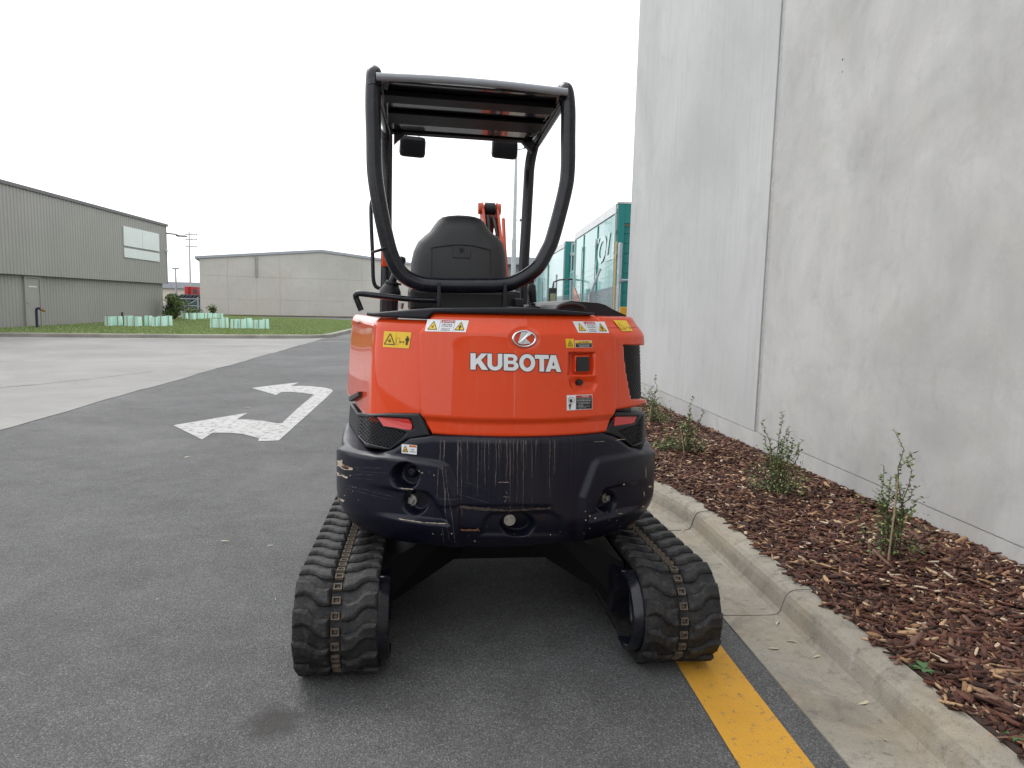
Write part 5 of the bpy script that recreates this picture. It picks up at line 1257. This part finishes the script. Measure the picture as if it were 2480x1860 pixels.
# ---------- canopy frame
YR, YF = -.42, .60
rear = [(905, 186), (903, 248), (905, 330), (907, 411), (916, 479), (932, 560), (949, 622), (974, 664), (1012, 685), (1057, 691), (1138, 692), (1220, 690), (1262, 676), (1301, 648), (1324, 610), (1339, 575), (1367, 468), (1375, 411), (1376, 330), (1376, 262), (1374, 212)]
rp = [Vector(ply(a, c, YR)) for a, c in rear]
rp[0].z = rp[0].z; zroof_ = (rp[0].z+rp[-1].z)/2
xl, xr = rp[0].x, rp[-1].x
rp = [Vector((xl+.004, YR+.075, zroof_+.012)), Vector((xl, YR+.022, zroof_+.004))]+rp[1:-1]+[Vector((xr, YR+.022, zroof_+.004)), Vector((xr-.004, YR+.075, zroof_+.012))]
b = MB(); b.tube(catmull(rp, 7), .0318, 16); canopy = b.build('canopy_frame', M['frame'], ex)
fl_ = [(937, 322), (937, 400), (936, 500), (936, 600), (935, 680), (933, 745)]; fr_ = [(1290, 330), (1287, 352), (1283, 400), (1279, 460), (1274, 550), (1268.5, 650), (1266, 750)]
frontx = []
for pl in (fl_, fr_):
    pp_ = [Vector(ply(a, c, YF)) for a, c in pl]; topz_ = zroof_-.010
    pp_ = [Vector((pp_[0].x, YF-.10, topz_)), Vector((pp_[0].x, YF-.04, topz_-.012))]+[q_ for q_ in pp_ if q_.z < topz_-.06]
    pp_.append(Vector((pp_[-1].x, YF, .80))); frontx.append(pp_[0].x)
    b = MB(); b.tube(catmull(pp_, 6), .0303, 14); b.build('front_post', M['frame'], ex)
# side rails along the roof
for x0, x1 in ((xl, frontx[0]), (xr, frontx[1])):
    b = MB(); b.tube(catmull([(x0, YR, zroof_-.055), (x0, YR+.02, zroof_-.02), (x0+(x1-x0)*.1, YR+.10, zroof_-.005), (x1, YF-.2, zroof_+.0), (x1, YF-.08, zroof_-.015)], 5), .031, 14); b.build('roof_rail', M['frame'], ex)
# roof skin with turned-down lip and ribs
roof = MB(); nx, ny = 14, 20; P_ = np.zeros((nx, ny, 3))
for i in range(nx):
    for j in range(ny):
        u, v = i/(nx-1), j/(ny-1); y = YR-.045+(YF-.02-YR)*v; xa = xl+(frontx[0]-xl)*v+.01; xb = xr+(frontx[1]-xr)*v-.01
        P_[i, j] = (xa+(xb-xa)*u, y, zroof_+.012+.010*math.sin(math.pi*u)+.012*v-.02*max(0, .12-v)/.12)
roof.grid(P_, True); Q_ = P_.copy(); Q_[..., 2] -= .02; roof.grid(Q_, True, True)
e0, e1 = P_[:, 0], Q_[:, 0]; roof.add(np.concatenate([e0, e1]), [(i, i+1, nx+i+1, nx+i)[::-1] for i in range(nx-1)])
roof.tube([P_[i, 0]+np.array([0, .006, -.012]) for i in range(nx)], .0155, 12)
roof_o = roof.build('roof', M['roofp'], ex)
zu = zroof_-.035
def beam(y0, y1, z0, z1, name='roof_beam', mt='pitch'):
    b = MB(); v = ((y0+y1)/2-YR)/(YF-YR); xa = xl+(frontx[0]-xl)*v+.03; xb = xr+(frontx[1]-xr)*v-.03; b.box(((xa+xb)/2, (y0+y1)/2, (z0+z1)/2), (xb-xa, y1-y0, z1-z0), None, .004); b.build(name, M[mt], roof_o)
beam(YR+.0, YF-.14, zroof_-.026, zroof_-.018, 'roof_lining', 'gloss')
beam(YR+.10, YR+.22, zroof_-.050, zroof_-.028); beam(YR+.42, YR+.62, zroof_-.042, zroof_-.028); beam(YF-.20, YF-.13, zroof_-.034, zroof_-.012, 'front_beam')
for x_ in (frontx[0]+.035, frontx[1]-.035):
    b = MB(); sg = 1 if x_ < 0 else -1; b.prism([(x_, zroof_-.03), (x_+sg*.06, zroof_-.03), (x_, zroof_-.09)], YF-.17, YF-.13, lambda u, v, h: (u, h, v)); b.build('gusset', M['vin_blk'], roof_o)
# mirrors
for (x0, x1, y0, y1) in ((967, 1031, 332, 379), (1190, 1254, 339, 383)):
    p0, p1 = np.array(ply(x0, y1, YF+.05)), np.array(ply(x1, y0, YF+.05)); c_ = (p0+p1)/2; b = MB()
    b.box(c_, (p1[0]-p0[0], .05, p1[2]-p0[2]), Matrix.Rotation(R_(2), 3, 'Y'), .024); mi = b.build('mirror', M['blackp'], ex)
    b = MB(); b.tube([c_+np.array([-.035, .0, .05]), c_+np.array([-.035, 0, .085]), c_+np.array([-.03, -.06, .11])], .006, 6); b.tube([c_+np.array([.035, 0, .04]), c_+np.array([.035, 0, .10])], .003, 5); b.build('mirror_arm', M['vin_blk'], mi)
# hoop brackets, rear panel and seat
for px in (1062, 1221):
    a, c = np.array(ply(px, 684, YR-.02)), np.array(ply(px, 745, YR-.02)); b = MB(); b.box((a+c)/2, (.016, .05, a[2]-c[2]), None, .004); b.build('hoop_bracket', M['frame'], ex)
a, c = np.array(ply(992, 697, -.30)), np.array(ply(1262, 760, -.30)); b = MB(); b.box((a+c)/2+np.array([0, .1, 0]), (c[0]-a[0], .2, a[2]-c[2]), None, .02); b.build('seat_base', M['vin_blk'], ex)
a, c = np.array(ply(1244, 723, -.36)), np.array(ply(1265, 745, -.36)); b = MB(); b.box((a+c)/2, (c[0]-a[0], .08, a[2]-c[2]), None, .008); b.build('control_box', M['blackp'], ex)
YSE = -.22
so_ = [(570, 860), (572, 760), (578, 640), (600, 540), (640, 455), (700, 400), (745, 365), (790, 300), (820, 262), (860, 232), (920, 220), (1000, 215), (1080, 219), (1150, 230), (1200, 248), (1235, 280), (1265, 330), (1300, 375), (1360, 415), (1400, 465), (1425, 560), (1436, 680), (1440, 780), (1442, 860)]
sp_ = np.array([ply(840+x*.27125, 460+y*.27125, YSE) for x, y in so_]); n_ = len(sp_)
b = MB(); lay = []
cen = np.array([sp_[:, 0].mean(), 0, sp_[:, 2].min()+.05])
for dy, sc in ((-.035, .55), (-.030, .72), (-.020, .86), (-.002, .95), (.02, .99), (.05, 1.0), (.09, .97), (.12, .88)):
    q_ = sp_.copy(); q_[:, 0] = cen[0]+(q_[:, 0]-cen[0])*sc; q_[:, 2] = cen[2]+(q_[:, 2]-cen[2])*(sc if sc > .9 else .9+(sc-.9)*.55); q_[:, 1] += dy
    q_[:, 1] -= .05*(1-(q_[:, 2]-cen[2])/.35)*0; lay.append(q_)
b.add(np.concatenate(lay), [(k*n_+i, k*n_+i+1, (k+1)*n_+i+1, (k+1)*n_+i) for k in range(len(lay)-1) for i in range(n_-1)]+[tuple(range(n_))[::-1], tuple(range((len(lay)-1)*n_, len(lay)*n_))], True)
seat = b.build('seat', M['seat'], ex)
R2z = lambda x, y, yy: np.array(ply(840+x*.27125, 460+y*.27125, yy))
ysb = YSE-.038
b = MB()
b.tube([R2z(x, y, ysb+(.012 if x < 760 or x > 1290 else 0)) for x, y in ((735, 522), (800, 508), (900, 495), (1020, 488), (1140, 500), (1240, 525), (1315, 550))], .0022, 6); b.tube([R2z(758, y, ysb+.004) for y in (520, 650, 790)], .0016, 5); b.tube([R2z(1282, y, ysb+.004) for y in (540, 650, 800)], .0016, 5)
b.build('seat_seam', M['vin_blk'], seat)
b = MB(); c_ = R2z(1025, 535, ysb-.002); b.tube([c_+np.array([0, 0, 0]), c_+np.array([0, -.008, 0])], .0085, 16); b.build('seat_knob', M['blackp'], seat)
b = MB(); a, c = R2z(945, 500, ysb), R2z(1105, 612, ysb); b.box((a+c)/2+np.array([0, .003, -.0]), (c[0]-a[0], .008, a[2]-c[2]), None, .003); b.build('seat_recess', M['seat'], seat)
b = MB(); b.box((cen[0], .05, zdk+.12), (.44, .46, .12), None, .04); b.build('seat_cushion', M['seat'], ex)
# handrail left
hrp = [(1056, 727), (1003, 725), (935, 718.5), (875, 711), (864, 712), (862, 719), (868, 735), (875, 752)]
hy = [-.40, -.40, -.40, -.39, -.37, -.36, -.36, -.36]
b = MB(); b.tube(catmull([ply(a, c, y) for (a, c), y in zip(hrp, hy)], 6), .0125, 12); b.build('handrail', M['frame'], ex)
grb = [(905, 478), (899, 496), (899, 540), (902, 610), (904, 672), (909, 692), (920, 699)]
b = MB(); b.tube(catmull([ply(a, c, YF) for a, c in grb], 6), .011, 10); b.build('grab_rail', M['frame'], ex)
# levers and consoles
yc = .10
a, c = R2z(300, 930, yc), R2z(455, 1085, yc); b = MB(); b.box((a+c)/2+np.array([0, .1, -.05]), (c[0]-a[0], .35, a[2]-c[2]+.1), None, .03); con = b.build('console', M['blackp'], ex)
b = MB(); b.tube([R2z(385, 930, yc), R2z(392, 890, yc), R2z(400, 850, yc), R2z(408, 815, yc)], [.055, .05, .036, .03], 14); b.tube([R2z(405, 820, yc), R2z(440, 740, yc), R2z(495, 620, yc), R2z(503, 598, yc)], [.018, .018, .02, .012], 12); b.tube([R2z(410, 842, yc), R2z(412, 826, yc)], [.042, .042], 14); b.build('joystick', M['blackp'], con)
b = MB(); b.tube([R2z(1663, 1045, yc), R2z(1663, 1010, yc)], .012, 10); b.tube([R2z(1663, 1005, yc), R2z(1655, 930, yc), R2z(1648, 860, yc), R2z(1640, 840, yc)], [.018, .022, .022, .012], 12); b.build('joystick', M['blackp'], ex)
a, c = R2z(1560, 1020, yc), R2z(1720, 1100, yc); b = MB(); b.box((a+c)/2+np.array([0, .12, -.08]), (c[0]-a[0], .35, .2), None, .03); b.build('console', M['blackp'], ex)
b = MB(); b.tube([R2z(488, 1010, .0), R2z(482, 1060, .0)], .012, 8); b.build('safety_lever', M['steelgal'], ex)

b = MB(); b.box(ply(931, 627, .55), (.03, .03, .085), None, .006); b.build('safety_lock', M['orange'], ex)
b = MB(); b.tube(catmull([Vector(ply(922, 605, YR))+Vector((.036*math.cos(a), .036*math.sin(a), .012*math.cos(a))) for a in np.linspace(0, 6.0, 9)], 3), .004, 6); b.build('cable_tie', M['vin_blk'], canopy)
# ---------- boom and arm ahead of the machine
def boom_pt(px, py, y): return np.array(ply(px, py, y))
yk_ = 1.85
kp = boom_pt(1186, 506, yk_); xb_ = kp[0]; zk = kp[2]
org2 = simple('flare_dulled_orange', (.46, .065, .025), .5, 0, .15, 8)  # body orange dulled for the boom: lens flare put into the colour
for s_, nm in ((-1, 'boom_plate'), (1, 'boom_plate')):
    x0 = xb_+s_*.055
    b = MB(); b.prism([(.95, .80), (1.05, 1.0), (1.45, 1.65), (yk_-.12, zk-.10), (yk_, zk+.045), (yk_+.09, zk), (yk_+.02, zk-.16), (1.62, 1.5), (1.22, .85), (1.1, .72)], x0-.008, x0+.008, lambda u, v, h: (h, u, v)); b.build(nm, org2, ex)
b = MB(); b.box((xb_, 1.32, 1.28), (.10, .16, .7), Matrix.Rotation(-.42, 3, 'X'), .01); b.build('boom_web', M['vin_blk'], ex)
b = MB(); b.cyl((xb_-.086, yk_, zk), (xb_-.05, yk_, zk), .042, 16); b.cyl((xb_+.05, yk_, zk), (xb_+.080, yk_, zk), .042, 16); b.build('pivot_pin', org2, ex)
b = MB(); b.cyl((xb_-.036, yk_, zk), (xb_+.036, yk_, zk), .046, 18); b.build('arm_bush', M['blackp'], ex)
b = MB(); b.box((xb_, yk_-.03, zk-.058), (.13, .02, .018)); b.build('cross_plate', org2, ex)
b = MB(); b.tube(catmull([(xb_+.02, yk_-.05, zk-.06), (xb_+.03, yk_-.12, zk-.15), (xb_+.05, yk_-.16, zk-.26), (xb_+.045, yk_-.3, zk-.45)], 6), .014, 8); b.tube(catmull([(xb_-.02, yk_-.05, zk-.06), (xb_-.02, yk_-.12, zk-.18), (xb_+.0, yk_-.2, zk-.35)], 6), .02, 8); b.build('hydraulic_hose', M['vin_blk'], ex)
p1 = boom_pt(1219, 530, 1.7); p2 = boom_pt(1222, 600, 1.6); b = MB(); b.tube([p1, p2, p2+np.array([0, -.3, -.5])], .013, 8); b.build('boom_pipe', org2, ex)
b = MB(); b.prism([(yk_-.03, zk+.03), (yk_+.08, zk+.03), (yk_+.72, .62), (yk_+.60, .55)], xb_-.04, xb_+.04, lambda u, v, h: (h, u, v)); b.build('dipper_arm', org2, ex)
bk = MB(); bp = [(yk_+.35, .55), (yk_+.75, .60), (yk_+.85, .35), (yk_+.70, .08), (yk_+.45, .02), (yk_+.25, .12)]
bk.prism(bp, xb_-.22, xb_+.22, lambda u, v, h: (h, u, v)); bk.build('bucket', M['frame'], ex)
b = MB(); b.prism([(.70, .45), (1.12, .50), (1.15, .85), (.70, .90)], xb_-.09, xb_+.09, lambda u, v, h: (h, u, v)); b.build('swing_bracket', M['frame'], ex)

# ---------- undercarriage (turned a little against the house)
UY = R_(2.3)-BYAW
def ucw(P): 
    P = np.asarray(P, float); c, s_ = math.cos(UY), math.sin(UY); return np.stack([P[..., 0]*c-P[..., 1]*s_, P[..., 0]*s_+P[..., 1]*c, P[..., 2]], -1)
UO = np.array(to_local(np.array([.200, 3.5, 0.])))
RR, YC, ZC = .181, .822, .2025
LS = 2*YC; LA = math.pi*RR; LT = 2*LS+2*LA
def tpath(s_):
    """rear-bottom start, up round the rear end, along the top, down the front, back along the ground"""
    s_ = s_ % LT
    if s_ < LA: a = s_/RR; return (-YC-RR*math.sin(a), ZC-RR*math.cos(a)), (-math.sin(a), -math.cos(a))
    s_ -= LA
    if s_ < LS: t = s_/LS; return (-YC+s_, ZC+RR-.010*math.sin(math.pi*t)), (0, 1)
    s_ -= LS
    if s_ < LA: a = s_/RR; return (YC+RR*math.sin(a), ZC+RR*math.cos(a)), (math.sin(a), math.cos(a))
    s_ -= LA
    return (YC-s_, ZC-RR), (0, -1)
def lug_mesh(side):
    # u across (from centre outward, metres), v along
    ol = [(.020, -.046), (.044, -.049), (.066, -.041), (.092, -.012), (.114, -.002), (.150, -.007), (.150, .055), (.118, .058), (.096, .052), (.070, .026), (.046, .018), (.020, .022)]
    poly = [(u*side, v*1.0) for u, v in ol]
    if side < 0: poly = poly[::-1]
    b = MB(); b.prism(poly, -.004, .007, lambda u, v, h: (u, v, h)); 
    b2 = MB(); b2.prism(poly, .007, .0145, lambda u, v, h: (u, v, h), .006); n_ = len(poly); top_ = [v[:2] for v in b2.v[n_:]]; b.add(b2.v, b2.f); b3 = MB(); b3.prism(top_, .0145, .0185, lambda u, v, h: (u, v, h), .007); b.add(b3.v, b3.f)
    return b.mesh('tread_lug', M['rubber'])
lugL, lugR = lug_mesh(-1), lug_mesh(1)
def link_mesh():
    b = MB(); W2, H2, t = .0150, .0135, .005
    for (cx_, cy_, sx, sy) in ((-W2+t/2, 0, t, 2*H2), (W2-t/2, 0, t, 2*H2), (0, -H2+t/2, 2*W2-2*t, t), (0, H2-t/2, 2*W2-2*t, t)): b.box((cx_, cy_, .006), (sx, sy, .012))
    b.box((0, .004, -.002), (.012, .018, .010)); return b.mesh('track_link', M['linkm'])
lnk = link_mesh()
for sx in (-1, 1):
    xc = sx*.65
    ub = empty('track_unit', (0, 0, 0)); bpy.data.objects.remove(ub)
    NS = 150; V = []
    for k in range(NS):
        (y, z), (ny_, nz_) = tpath(LT*k/NS)
        for (u, h) in ((-.15, -.008), (-.15, .003), (-.145, .005), (-.03, .005), (-.02, -.001), (.02, -.001), (.03, .005), (.145, .005), (.15, .003), (.15, -.008), (.145, -.022), (-.145, -.022)):
            V.append((xc+u, y+ny_*h, z+nz_*h))
    V = ucw(V)+UO; n_ = 12
    b = MB(); b.add(V, [(k*n_+i, k*n_+(i+1) % n_, ((k+1) % NS)*n_+(i+1) % n_, ((k+1) % NS)*n_+i) for k in range(NS) for i in range(n_)], True)
    belt = b.build('rubber_track', M['rubber'], ex)
    NL = int(round(LT/.0525/2))*2; pit = LT/NL
    def frame_at(s_, x_):
        (y, z), (ny_, nz_) = tpath(s_); (y2, z2), _ = tpath(s_+.004); t = np.array([0, y2-y, z2-z]); t /= np.linalg.norm(t); nn = np.array([0, ny_, nz_]); X_ = np.cross(t, nn)
        # local axes: u=X, v=t, h=n
        o_ = ucw(np.array([x_, y, z]))+UO; Mx = Matrix.Identity(4)
        for c_, ax in enumerate((X_, t, nn)):
            w_ = ucw(ax); 
            for r_ in range(3): Mx[r_][c_] = w_[r_]
        for r_ in range(3): Mx[r_][3] = o_[r_]
        return Mx
    for k in range(NL):
        s_ = k*pit
        o = link('track_link', lnk, belt); o.matrix_local = frame_at(s_, xc)
        lm = lugL if k % 2 == 0 else lugR
        o = link('tread_lug', lm, belt); Mx = frame_at(s_+pit*.5, xc); o.matrix_local = Mx @ Matrix.Translation((0, 0, .002)) @ Matrix.Rotation(random.gauss(0, .012), 4, 'Z')
    # idlers, rollers and track frame
    for yy in (-YC, YC):
        b = MB()
        prof = [(.10, .02), (.205, .035), (.208, .0), (.200, -.0), (.196, .028), (.10, .01)]
        ring = []
        for a in np.linspace(0, 2*math.pi, 37)[:-1]: ring.append([(r_*math.sin(a), r_*math.cos(a), x_) for r_, x_ in ((.05, .09), (.14, .10), (.155, .10), (.155, -.10), (.14, -.10), (.14, -.03), (.05, -.02))])
        m_ = len(ring[0]); W_ = [(xc+x_*1.2, yy+a_, ZC+c_) for r_ in ring for a_, c_, x_ in r_]; n2 = len(ring)
        b.add(ucw(W_)+UO, [(i*m_+j, ((i+1) % n2)*m_+j, ((i+1) % n2)*m_+(j+1) % m_, i*m_+(j+1) % m_) for i in range(n2) for j in range(m_)], True); b.build('idler_wheel', M['frame'], ex)
    for yy in (-YC, YC):
        a_, c_ = ucw(np.array([(xc+sx*.055, yy, ZC), (xc+sx*.085, yy, ZC)]))+UO; b = MB(); b.cyl(tuple(a_), tuple(c_), .140, 32); e_ = ucw(np.array([xc+sx*.115, yy, ZC]))+UO; b.cyl(tuple(c_), tuple(e_), .065, 20, .05); b.build('wheel_hub', M['frame'], ex)
    b = MB(); b.add(ucw(np.array([(xc+sx*dx, y, z) for dx in (.05, .10) for y, z in ((-.58, .13), (.58, .13), (.58, .28), (-.58, .28))]))+UO, [(0, 1, 2, 3), (7, 6, 5, 4)]+[(i, 4+i, 4+(i+1) % 4, (i+1) % 4) for i in range(4)]); b.build('side_frame', M['frame'], ex)
    # guard band showing on the inner side of the rear end
    b = MB(); P_ = np.zeros((30, 4, 3)); xi = xc-sx*.15
    for i, a in enumerate(np.linspace(R_(-20), R_(200), 30)):
        for j, (rr_, dx) in enumerate(((.154, .02), (.154, -.035), (.141, -.04), (.139, .02))): P_[i, j] = (xi+sx*dx, -YC-rr_*math.sin(a), ZC-rr_*math.cos(a))
    b.grid(ucw(P_)+UO, True); b.build('idler_guard', M['frame'], ex)
    b = MB(); b.add(ucw(np.array([(xi+sx*dx, y, z) for dx in (-.03, .10) for y, z in ((-.62, .10), (.62, .10), (.62, .30), (-.54, .31), (-.68, .23))]))+UO, [(0, 1, 2, 3, 4), (9, 8, 7, 6, 5)]+[(i, 5+i, 5+(i+1) % 5, (i+1) % 5) for i in range(5)]); b.build('track_frame', M['frame'], ex)
    for yy in (-.42, 0, .42):
        a_, c_ = ucw(np.array([(xc-.10, yy, .092), (xc+.10, yy, .092)]))+UO; b = MB(); b.cyl(tuple(a_), tuple(c_), .058, 16); b.build('track_roller', M['frame'], ex)
    # leg of the X-frame
    b = MB(); pl = np.array([(sx*.16, -.42, .47), (sx*.16, -.42, .31), (sx*.53, -.60, .12), (sx*.53, -.58, .31), (sx*.16, .42, .47), (sx*.16, .42, .31), (sx*.53, .60, .12), (sx*.53, .58, .31)])
    b.add(ucw(pl)+UO, [(0, 1, 2, 3), (7, 6, 5, 4), (0, 3, 7, 4), (1, 5, 6, 2), (0, 4, 5, 1), (3, 2, 6, 7)]); b.build('frame_leg', M['pitch'], ex)
b = MB(); b.add(ucw(np.array([(x, y, z) for z in (.28, .50) for x, y in ((-.34, -.42), (.34, -.42), (.34, .42), (-.34, .42))]))+UO, [(3, 2, 1, 0), (4, 5, 6, 7)]+[(i, (i+1) % 4, 4+(i+1) % 4, 4+i) for i in range(4)]); b.build('centre_frame', M['pitch'], ex)
b = MB(); b.cyl(tuple(UO+np.array([0, 0, .42])), tuple(UO+np.array([0, 0, .57])), .36, 32); b.build('swing_ring', M['pitch'], ex)
b = MB(); b.box((0, 0, 0), (1.66, .05, .32), None, .01); bl = b.build('dozer_blade', M['frame'], ex); q_ = ucw(np.array([0, 1.25, .20]))+UO; bl.location = tuple(q_); bl.rotation_euler = (0, 0, UY)
for sx in (-.3, .3):
    a_, c_ = ucw(np.array([(sx, .35, .34), (sx, 1.22, .22)]))+UO; b = MB(); b.tube([tuple(a_), tuple(c_)], .05, 8); b.build('blade_arm', M['frame'], ex)

# ================================================================== PLANTS
M['leaf'] = mat_island('hedge_leaves', [(0, (0.055, 0.085, 0.030)), (.45, (0.105, 0.155, 0.052)), (.8, (0.18, 0.245, 0.075)), (1, (0.32, 0.38, 0.12))], .45, 0, 10, .12)
def plant(px, py, hpx, wpx, label, nst, dense, stake=None, seed=1, zoff=0):
    rr = random.Random(seed); z0 = .13
    p = onz(px, py, z0); z0 = float(mulch_h(p[0], p[1])); p = onz(px, py, z0); D = float(np.dot(p-CAMO, FW)); H_ = hpx/FPX*D; W_ = wpx/FPX*D
    root = empty('hedge_plant', (float(p[0]), float(p[1]), z0), label=label, cat='shrub', group='young hedge plants in the mulch bed')
    st = MB(); LV = []
    def leaf(pos, dirn, sz):
        d = dirn.normalized(); s_ = d.cross(Vector((rr.gauss(0, 1), rr.gauss(0, 1), rr.gauss(0, 1)))).normalized()
        up_ = d.cross(s_); LV.append([pos, pos+d*sz*.45+s_*sz*.28+up_*sz*.05, pos+d*sz, pos+d*sz*.45-s_*sz*.28+up_*sz*.05])
    def stem(base, top_, r0, leafy, sz, side=0.0, n=7):
        pts_ = [base+(top_-base)*(k/n)+Vector((rr.gauss(0, .012), rr.gauss(0, .012), 0))*(k/n)*3*H_ for k in range(n+1)]
        st.tube(pts_, [r0*(1-.75*k/n) for k in range(n+1)], 5, False)
        L_ = (top_-base).length; m_ = int(L_*leafy)
        for k in range(m_):
            t = (k+rr.random())/m_; 
            if t < side: continue
            i = min(n-1, int(t*n)); q_ = pts_[i]+(pts_[i+1]-pts_[i])*(t*n-i); a = rr.uniform(0, 6.28)
            leaf(q_, Vector((math.cos(a), math.sin(a), rr.uniform(.1, .8))), sz*rr.uniform(.7, 1.3))
        return pts_
    for k in range(nst):
        a = rr.uniform(0, 6.28); hh_ = H_*(1.0 if k == 0 else rr.uniform(.42, .86)); sp2 = W_*.5*rr.uniform(.15, .8)*(0.12 if k == 0 else 1)
        ps_ = stem(Vector((rr.gauss(0, .02), rr.gauss(0, .02), -.01)), Vector((math.cos(a)*sp2, math.sin(a)*sp2, hh_)), .0045, 120, .022, .18)
        for q in range(rr.randint(2, 4)):
            i = rr.randint(2, 5); a2 = rr.uniform(0, 6.28); l2 = H_*rr.uniform(.10, .24); stem(ps_[i], ps_[i]+Vector((math.cos(a2)*l2*.7, math.sin(a2)*l2*.7, l2*.8)), .0022, 140, .019, 0, 4)
    # dense low growth
    for k in range(int(dense*.06)):
        a = rr.uniform(0, 6.28); l2 = W_*rr.uniform(.15, .5); stem(Vector((rr.gauss(0, .02), rr.gauss(0, .02), 0)), Vector((math.cos(a)*l2, math.sin(a)*l2, rr.uniform(.06, .34)*H_)), .003, 40, .014, .2, 4)
    for k in range(dense):
        a = rr.uniform(0, 6.28); l2 = W_*.46*math.sqrt(rr.random()); q_ = Vector((math.cos(a)*l2, math.sin(a)*l2, abs(rr.gauss(0, .17))*H_+.01)); leaf(q_, Vector((rr.gauss(0, 1), rr.gauss(0, 1), rr.uniform(-.2, 1))), .018*rr.uniform(.6, 1.4))
    st.build('stems', M['stem'], root)
    LVn = np.array([[v[:] for v in l] for l in LV]).reshape(-1, 3); link('leaves', fast_mesh('leaves', LVn, np.arange(len(LVn)).reshape(-1, 4), M['leaf']), root)
    if stake:
        (bx, by), (tx, ty), lb = stake
        b0 = onz(bx, by, z0); d = ray(tx, ty); t = (b0[1]-CAMO[1])/d[1]; b1 = CAMO+d*t; L_ = b1-b0
        so2 = MB(); so2.tube([(0, 0, -.03), tuple(L_*.5+np.array([.002, 0, 0])), tuple(L_)], .0045, 8); so2.build('bamboo_stake', M['stake'], None, loc=tuple(b0), label=lb, cat='stake', group='bamboo stakes in the mulch bed')
plant(2160, 1340, 300, 190, 'tall sparse hedge plant nearest the viewer by the wall', 8, 240, ((2151, 1353), (2175, 1162), 'bamboo stake tied to the nearest hedge plant'), 5)
plant(1880, 1190, 195, 160, 'dense hedge plant in front of the wall joint', 9, 620, None, 12)
plant(1665, 1092, 130, 90, 'upright hedge plant beside the counterweight', 6, 420, ((1658, 1100), (1648, 1036), 'bamboo stake leaning by the plant beside the counterweight'), 21)
plant(1585, 1020, 115, 90, 'farthest hedge plant behind the right side grille', 6, 500, ((1570, 1030), (1578, 980), 'pale bamboo stake by the farthest hedge plant'), 33)
plant(1612, 1088, 60, 70, 'low hedge sprout between kerb and upright plant', 2, 260, None, 44)
def weed(px, py, label, seed):
    rr = random.Random(seed); p = onz(px, py, .13); root = empty('weed', tuple(p), label=label, cat='weed', group='small weeds in the mulch'); b = MB()
    for k in range(9):
        a = rr.uniform(0, 6.28); L_ = rr.uniform(.035, .06); d = Vector((math.cos(a), math.sin(a), .35)); s_ = Vector((-math.sin(a), math.cos(a), 0)); 
        b.add([Vector((0, 0, .005)), d*L_*.5+s_*L_*.2, d*L_*.8+s_*L_*.08+Vector((0, 0, -.003)), d*L_+Vector((0, 0, -.012)), d*L_*.8-s_*L_*.08+Vector((0, 0, -.003)), d*L_*.5-s_*L_*.2], [(0, 1, 2, 3, 4, 5)])
    b.build('leaves', simple('weed_green', (.055, .12, .04), .5, 0, .2, 30), root)
weed(2238, 1622, 'small green weed at the kerb edge of the mulch', 1); weed(2464, 1785, 'green weed at the lower right corner of the mulch', 2)

# ---------- litter: dry leaves and bits
M['dryleaf'] = mat_island('dry_leaves', [(0, (.40, .32, .22)), (.5, (.50, .44, .32)), (.8, (.42, .42, .26)), (1, (.25, .13, .08))], .7, 0, 20, .15)
def litter(px, py, L_, label, z=.009, w_=.22):
    p = onz(px, py, z); b = MB(); n_ = 8; top_ = []; 
    for sg in (1, -1):
        for k in range(n_+1):
            t = k/n_ if sg == 1 else 1-k/n_; top_.append((L_*(t-.5), sg*L_*w_*.5*math.sin(math.pi*t)**.8+.12*L_*math.sin(math.pi*t), .004*math.sin(math.pi*t)))
    q_ = [top_[i] for i in range(len(top_)) if i not in (n_+1, len(top_)-1)]
    b.add(q_, [tuple(range(len(q_)))]); b.add([(x, y, z_-.001) for x, y, z_ in q_], [tuple(range(len(q_)))[::-1]])
    o = b.build('fallen_leaf', M['dryleaf'], None, loc=tuple(p), label=label, cat='leaf', group='dry leaves on the ground'); o.rotation_euler = (random.gauss(0, .05), random.gauss(0, .05), random.uniform(0, 6.28))
for (px, py, L_, lb) in ((545, 1310, .055, 'pale dry leaf on the asphalt left of the track'), (655, 1322, .04, 'thin pale leaf on the asphalt close to the left track'), (455, 1107, .07, 'thin pale leaf on the asphalt below the turn arrow'), (381, 1451, .022, 'tiny white scrap on the asphalt left of the excavator'),
                         (668, 1451, .022, 'tiny reddish bark scrap beside the left track'), (599, 988, .10, 'pale leaf inside the turn arrow'), (1873, 1570, .055, 'pale green leaf on the gutter'), (1985, 1592, .06, 'narrow leaf at the foot of the kerb'), (2092, 1700, .07, 'broad tan leaf in the gutter'), (1885, 1510, .05, 'curled leaf at the kerb joint'),
                         (1917, 1555, .045, 'brown bark strip in the gutter'), (1740, 1420, .03, 'pale scrap in the gutter beside the right track'), (1655, 1286, .05, 'pale leaf by the far kerb joint'), (1770, 1380, .03, 'small leaf at the foot of the kerb beside the track'), (2145, 1792, .02, 'tiny dark scrap in the near gutter')):
    litter(px, py, L_, lb)
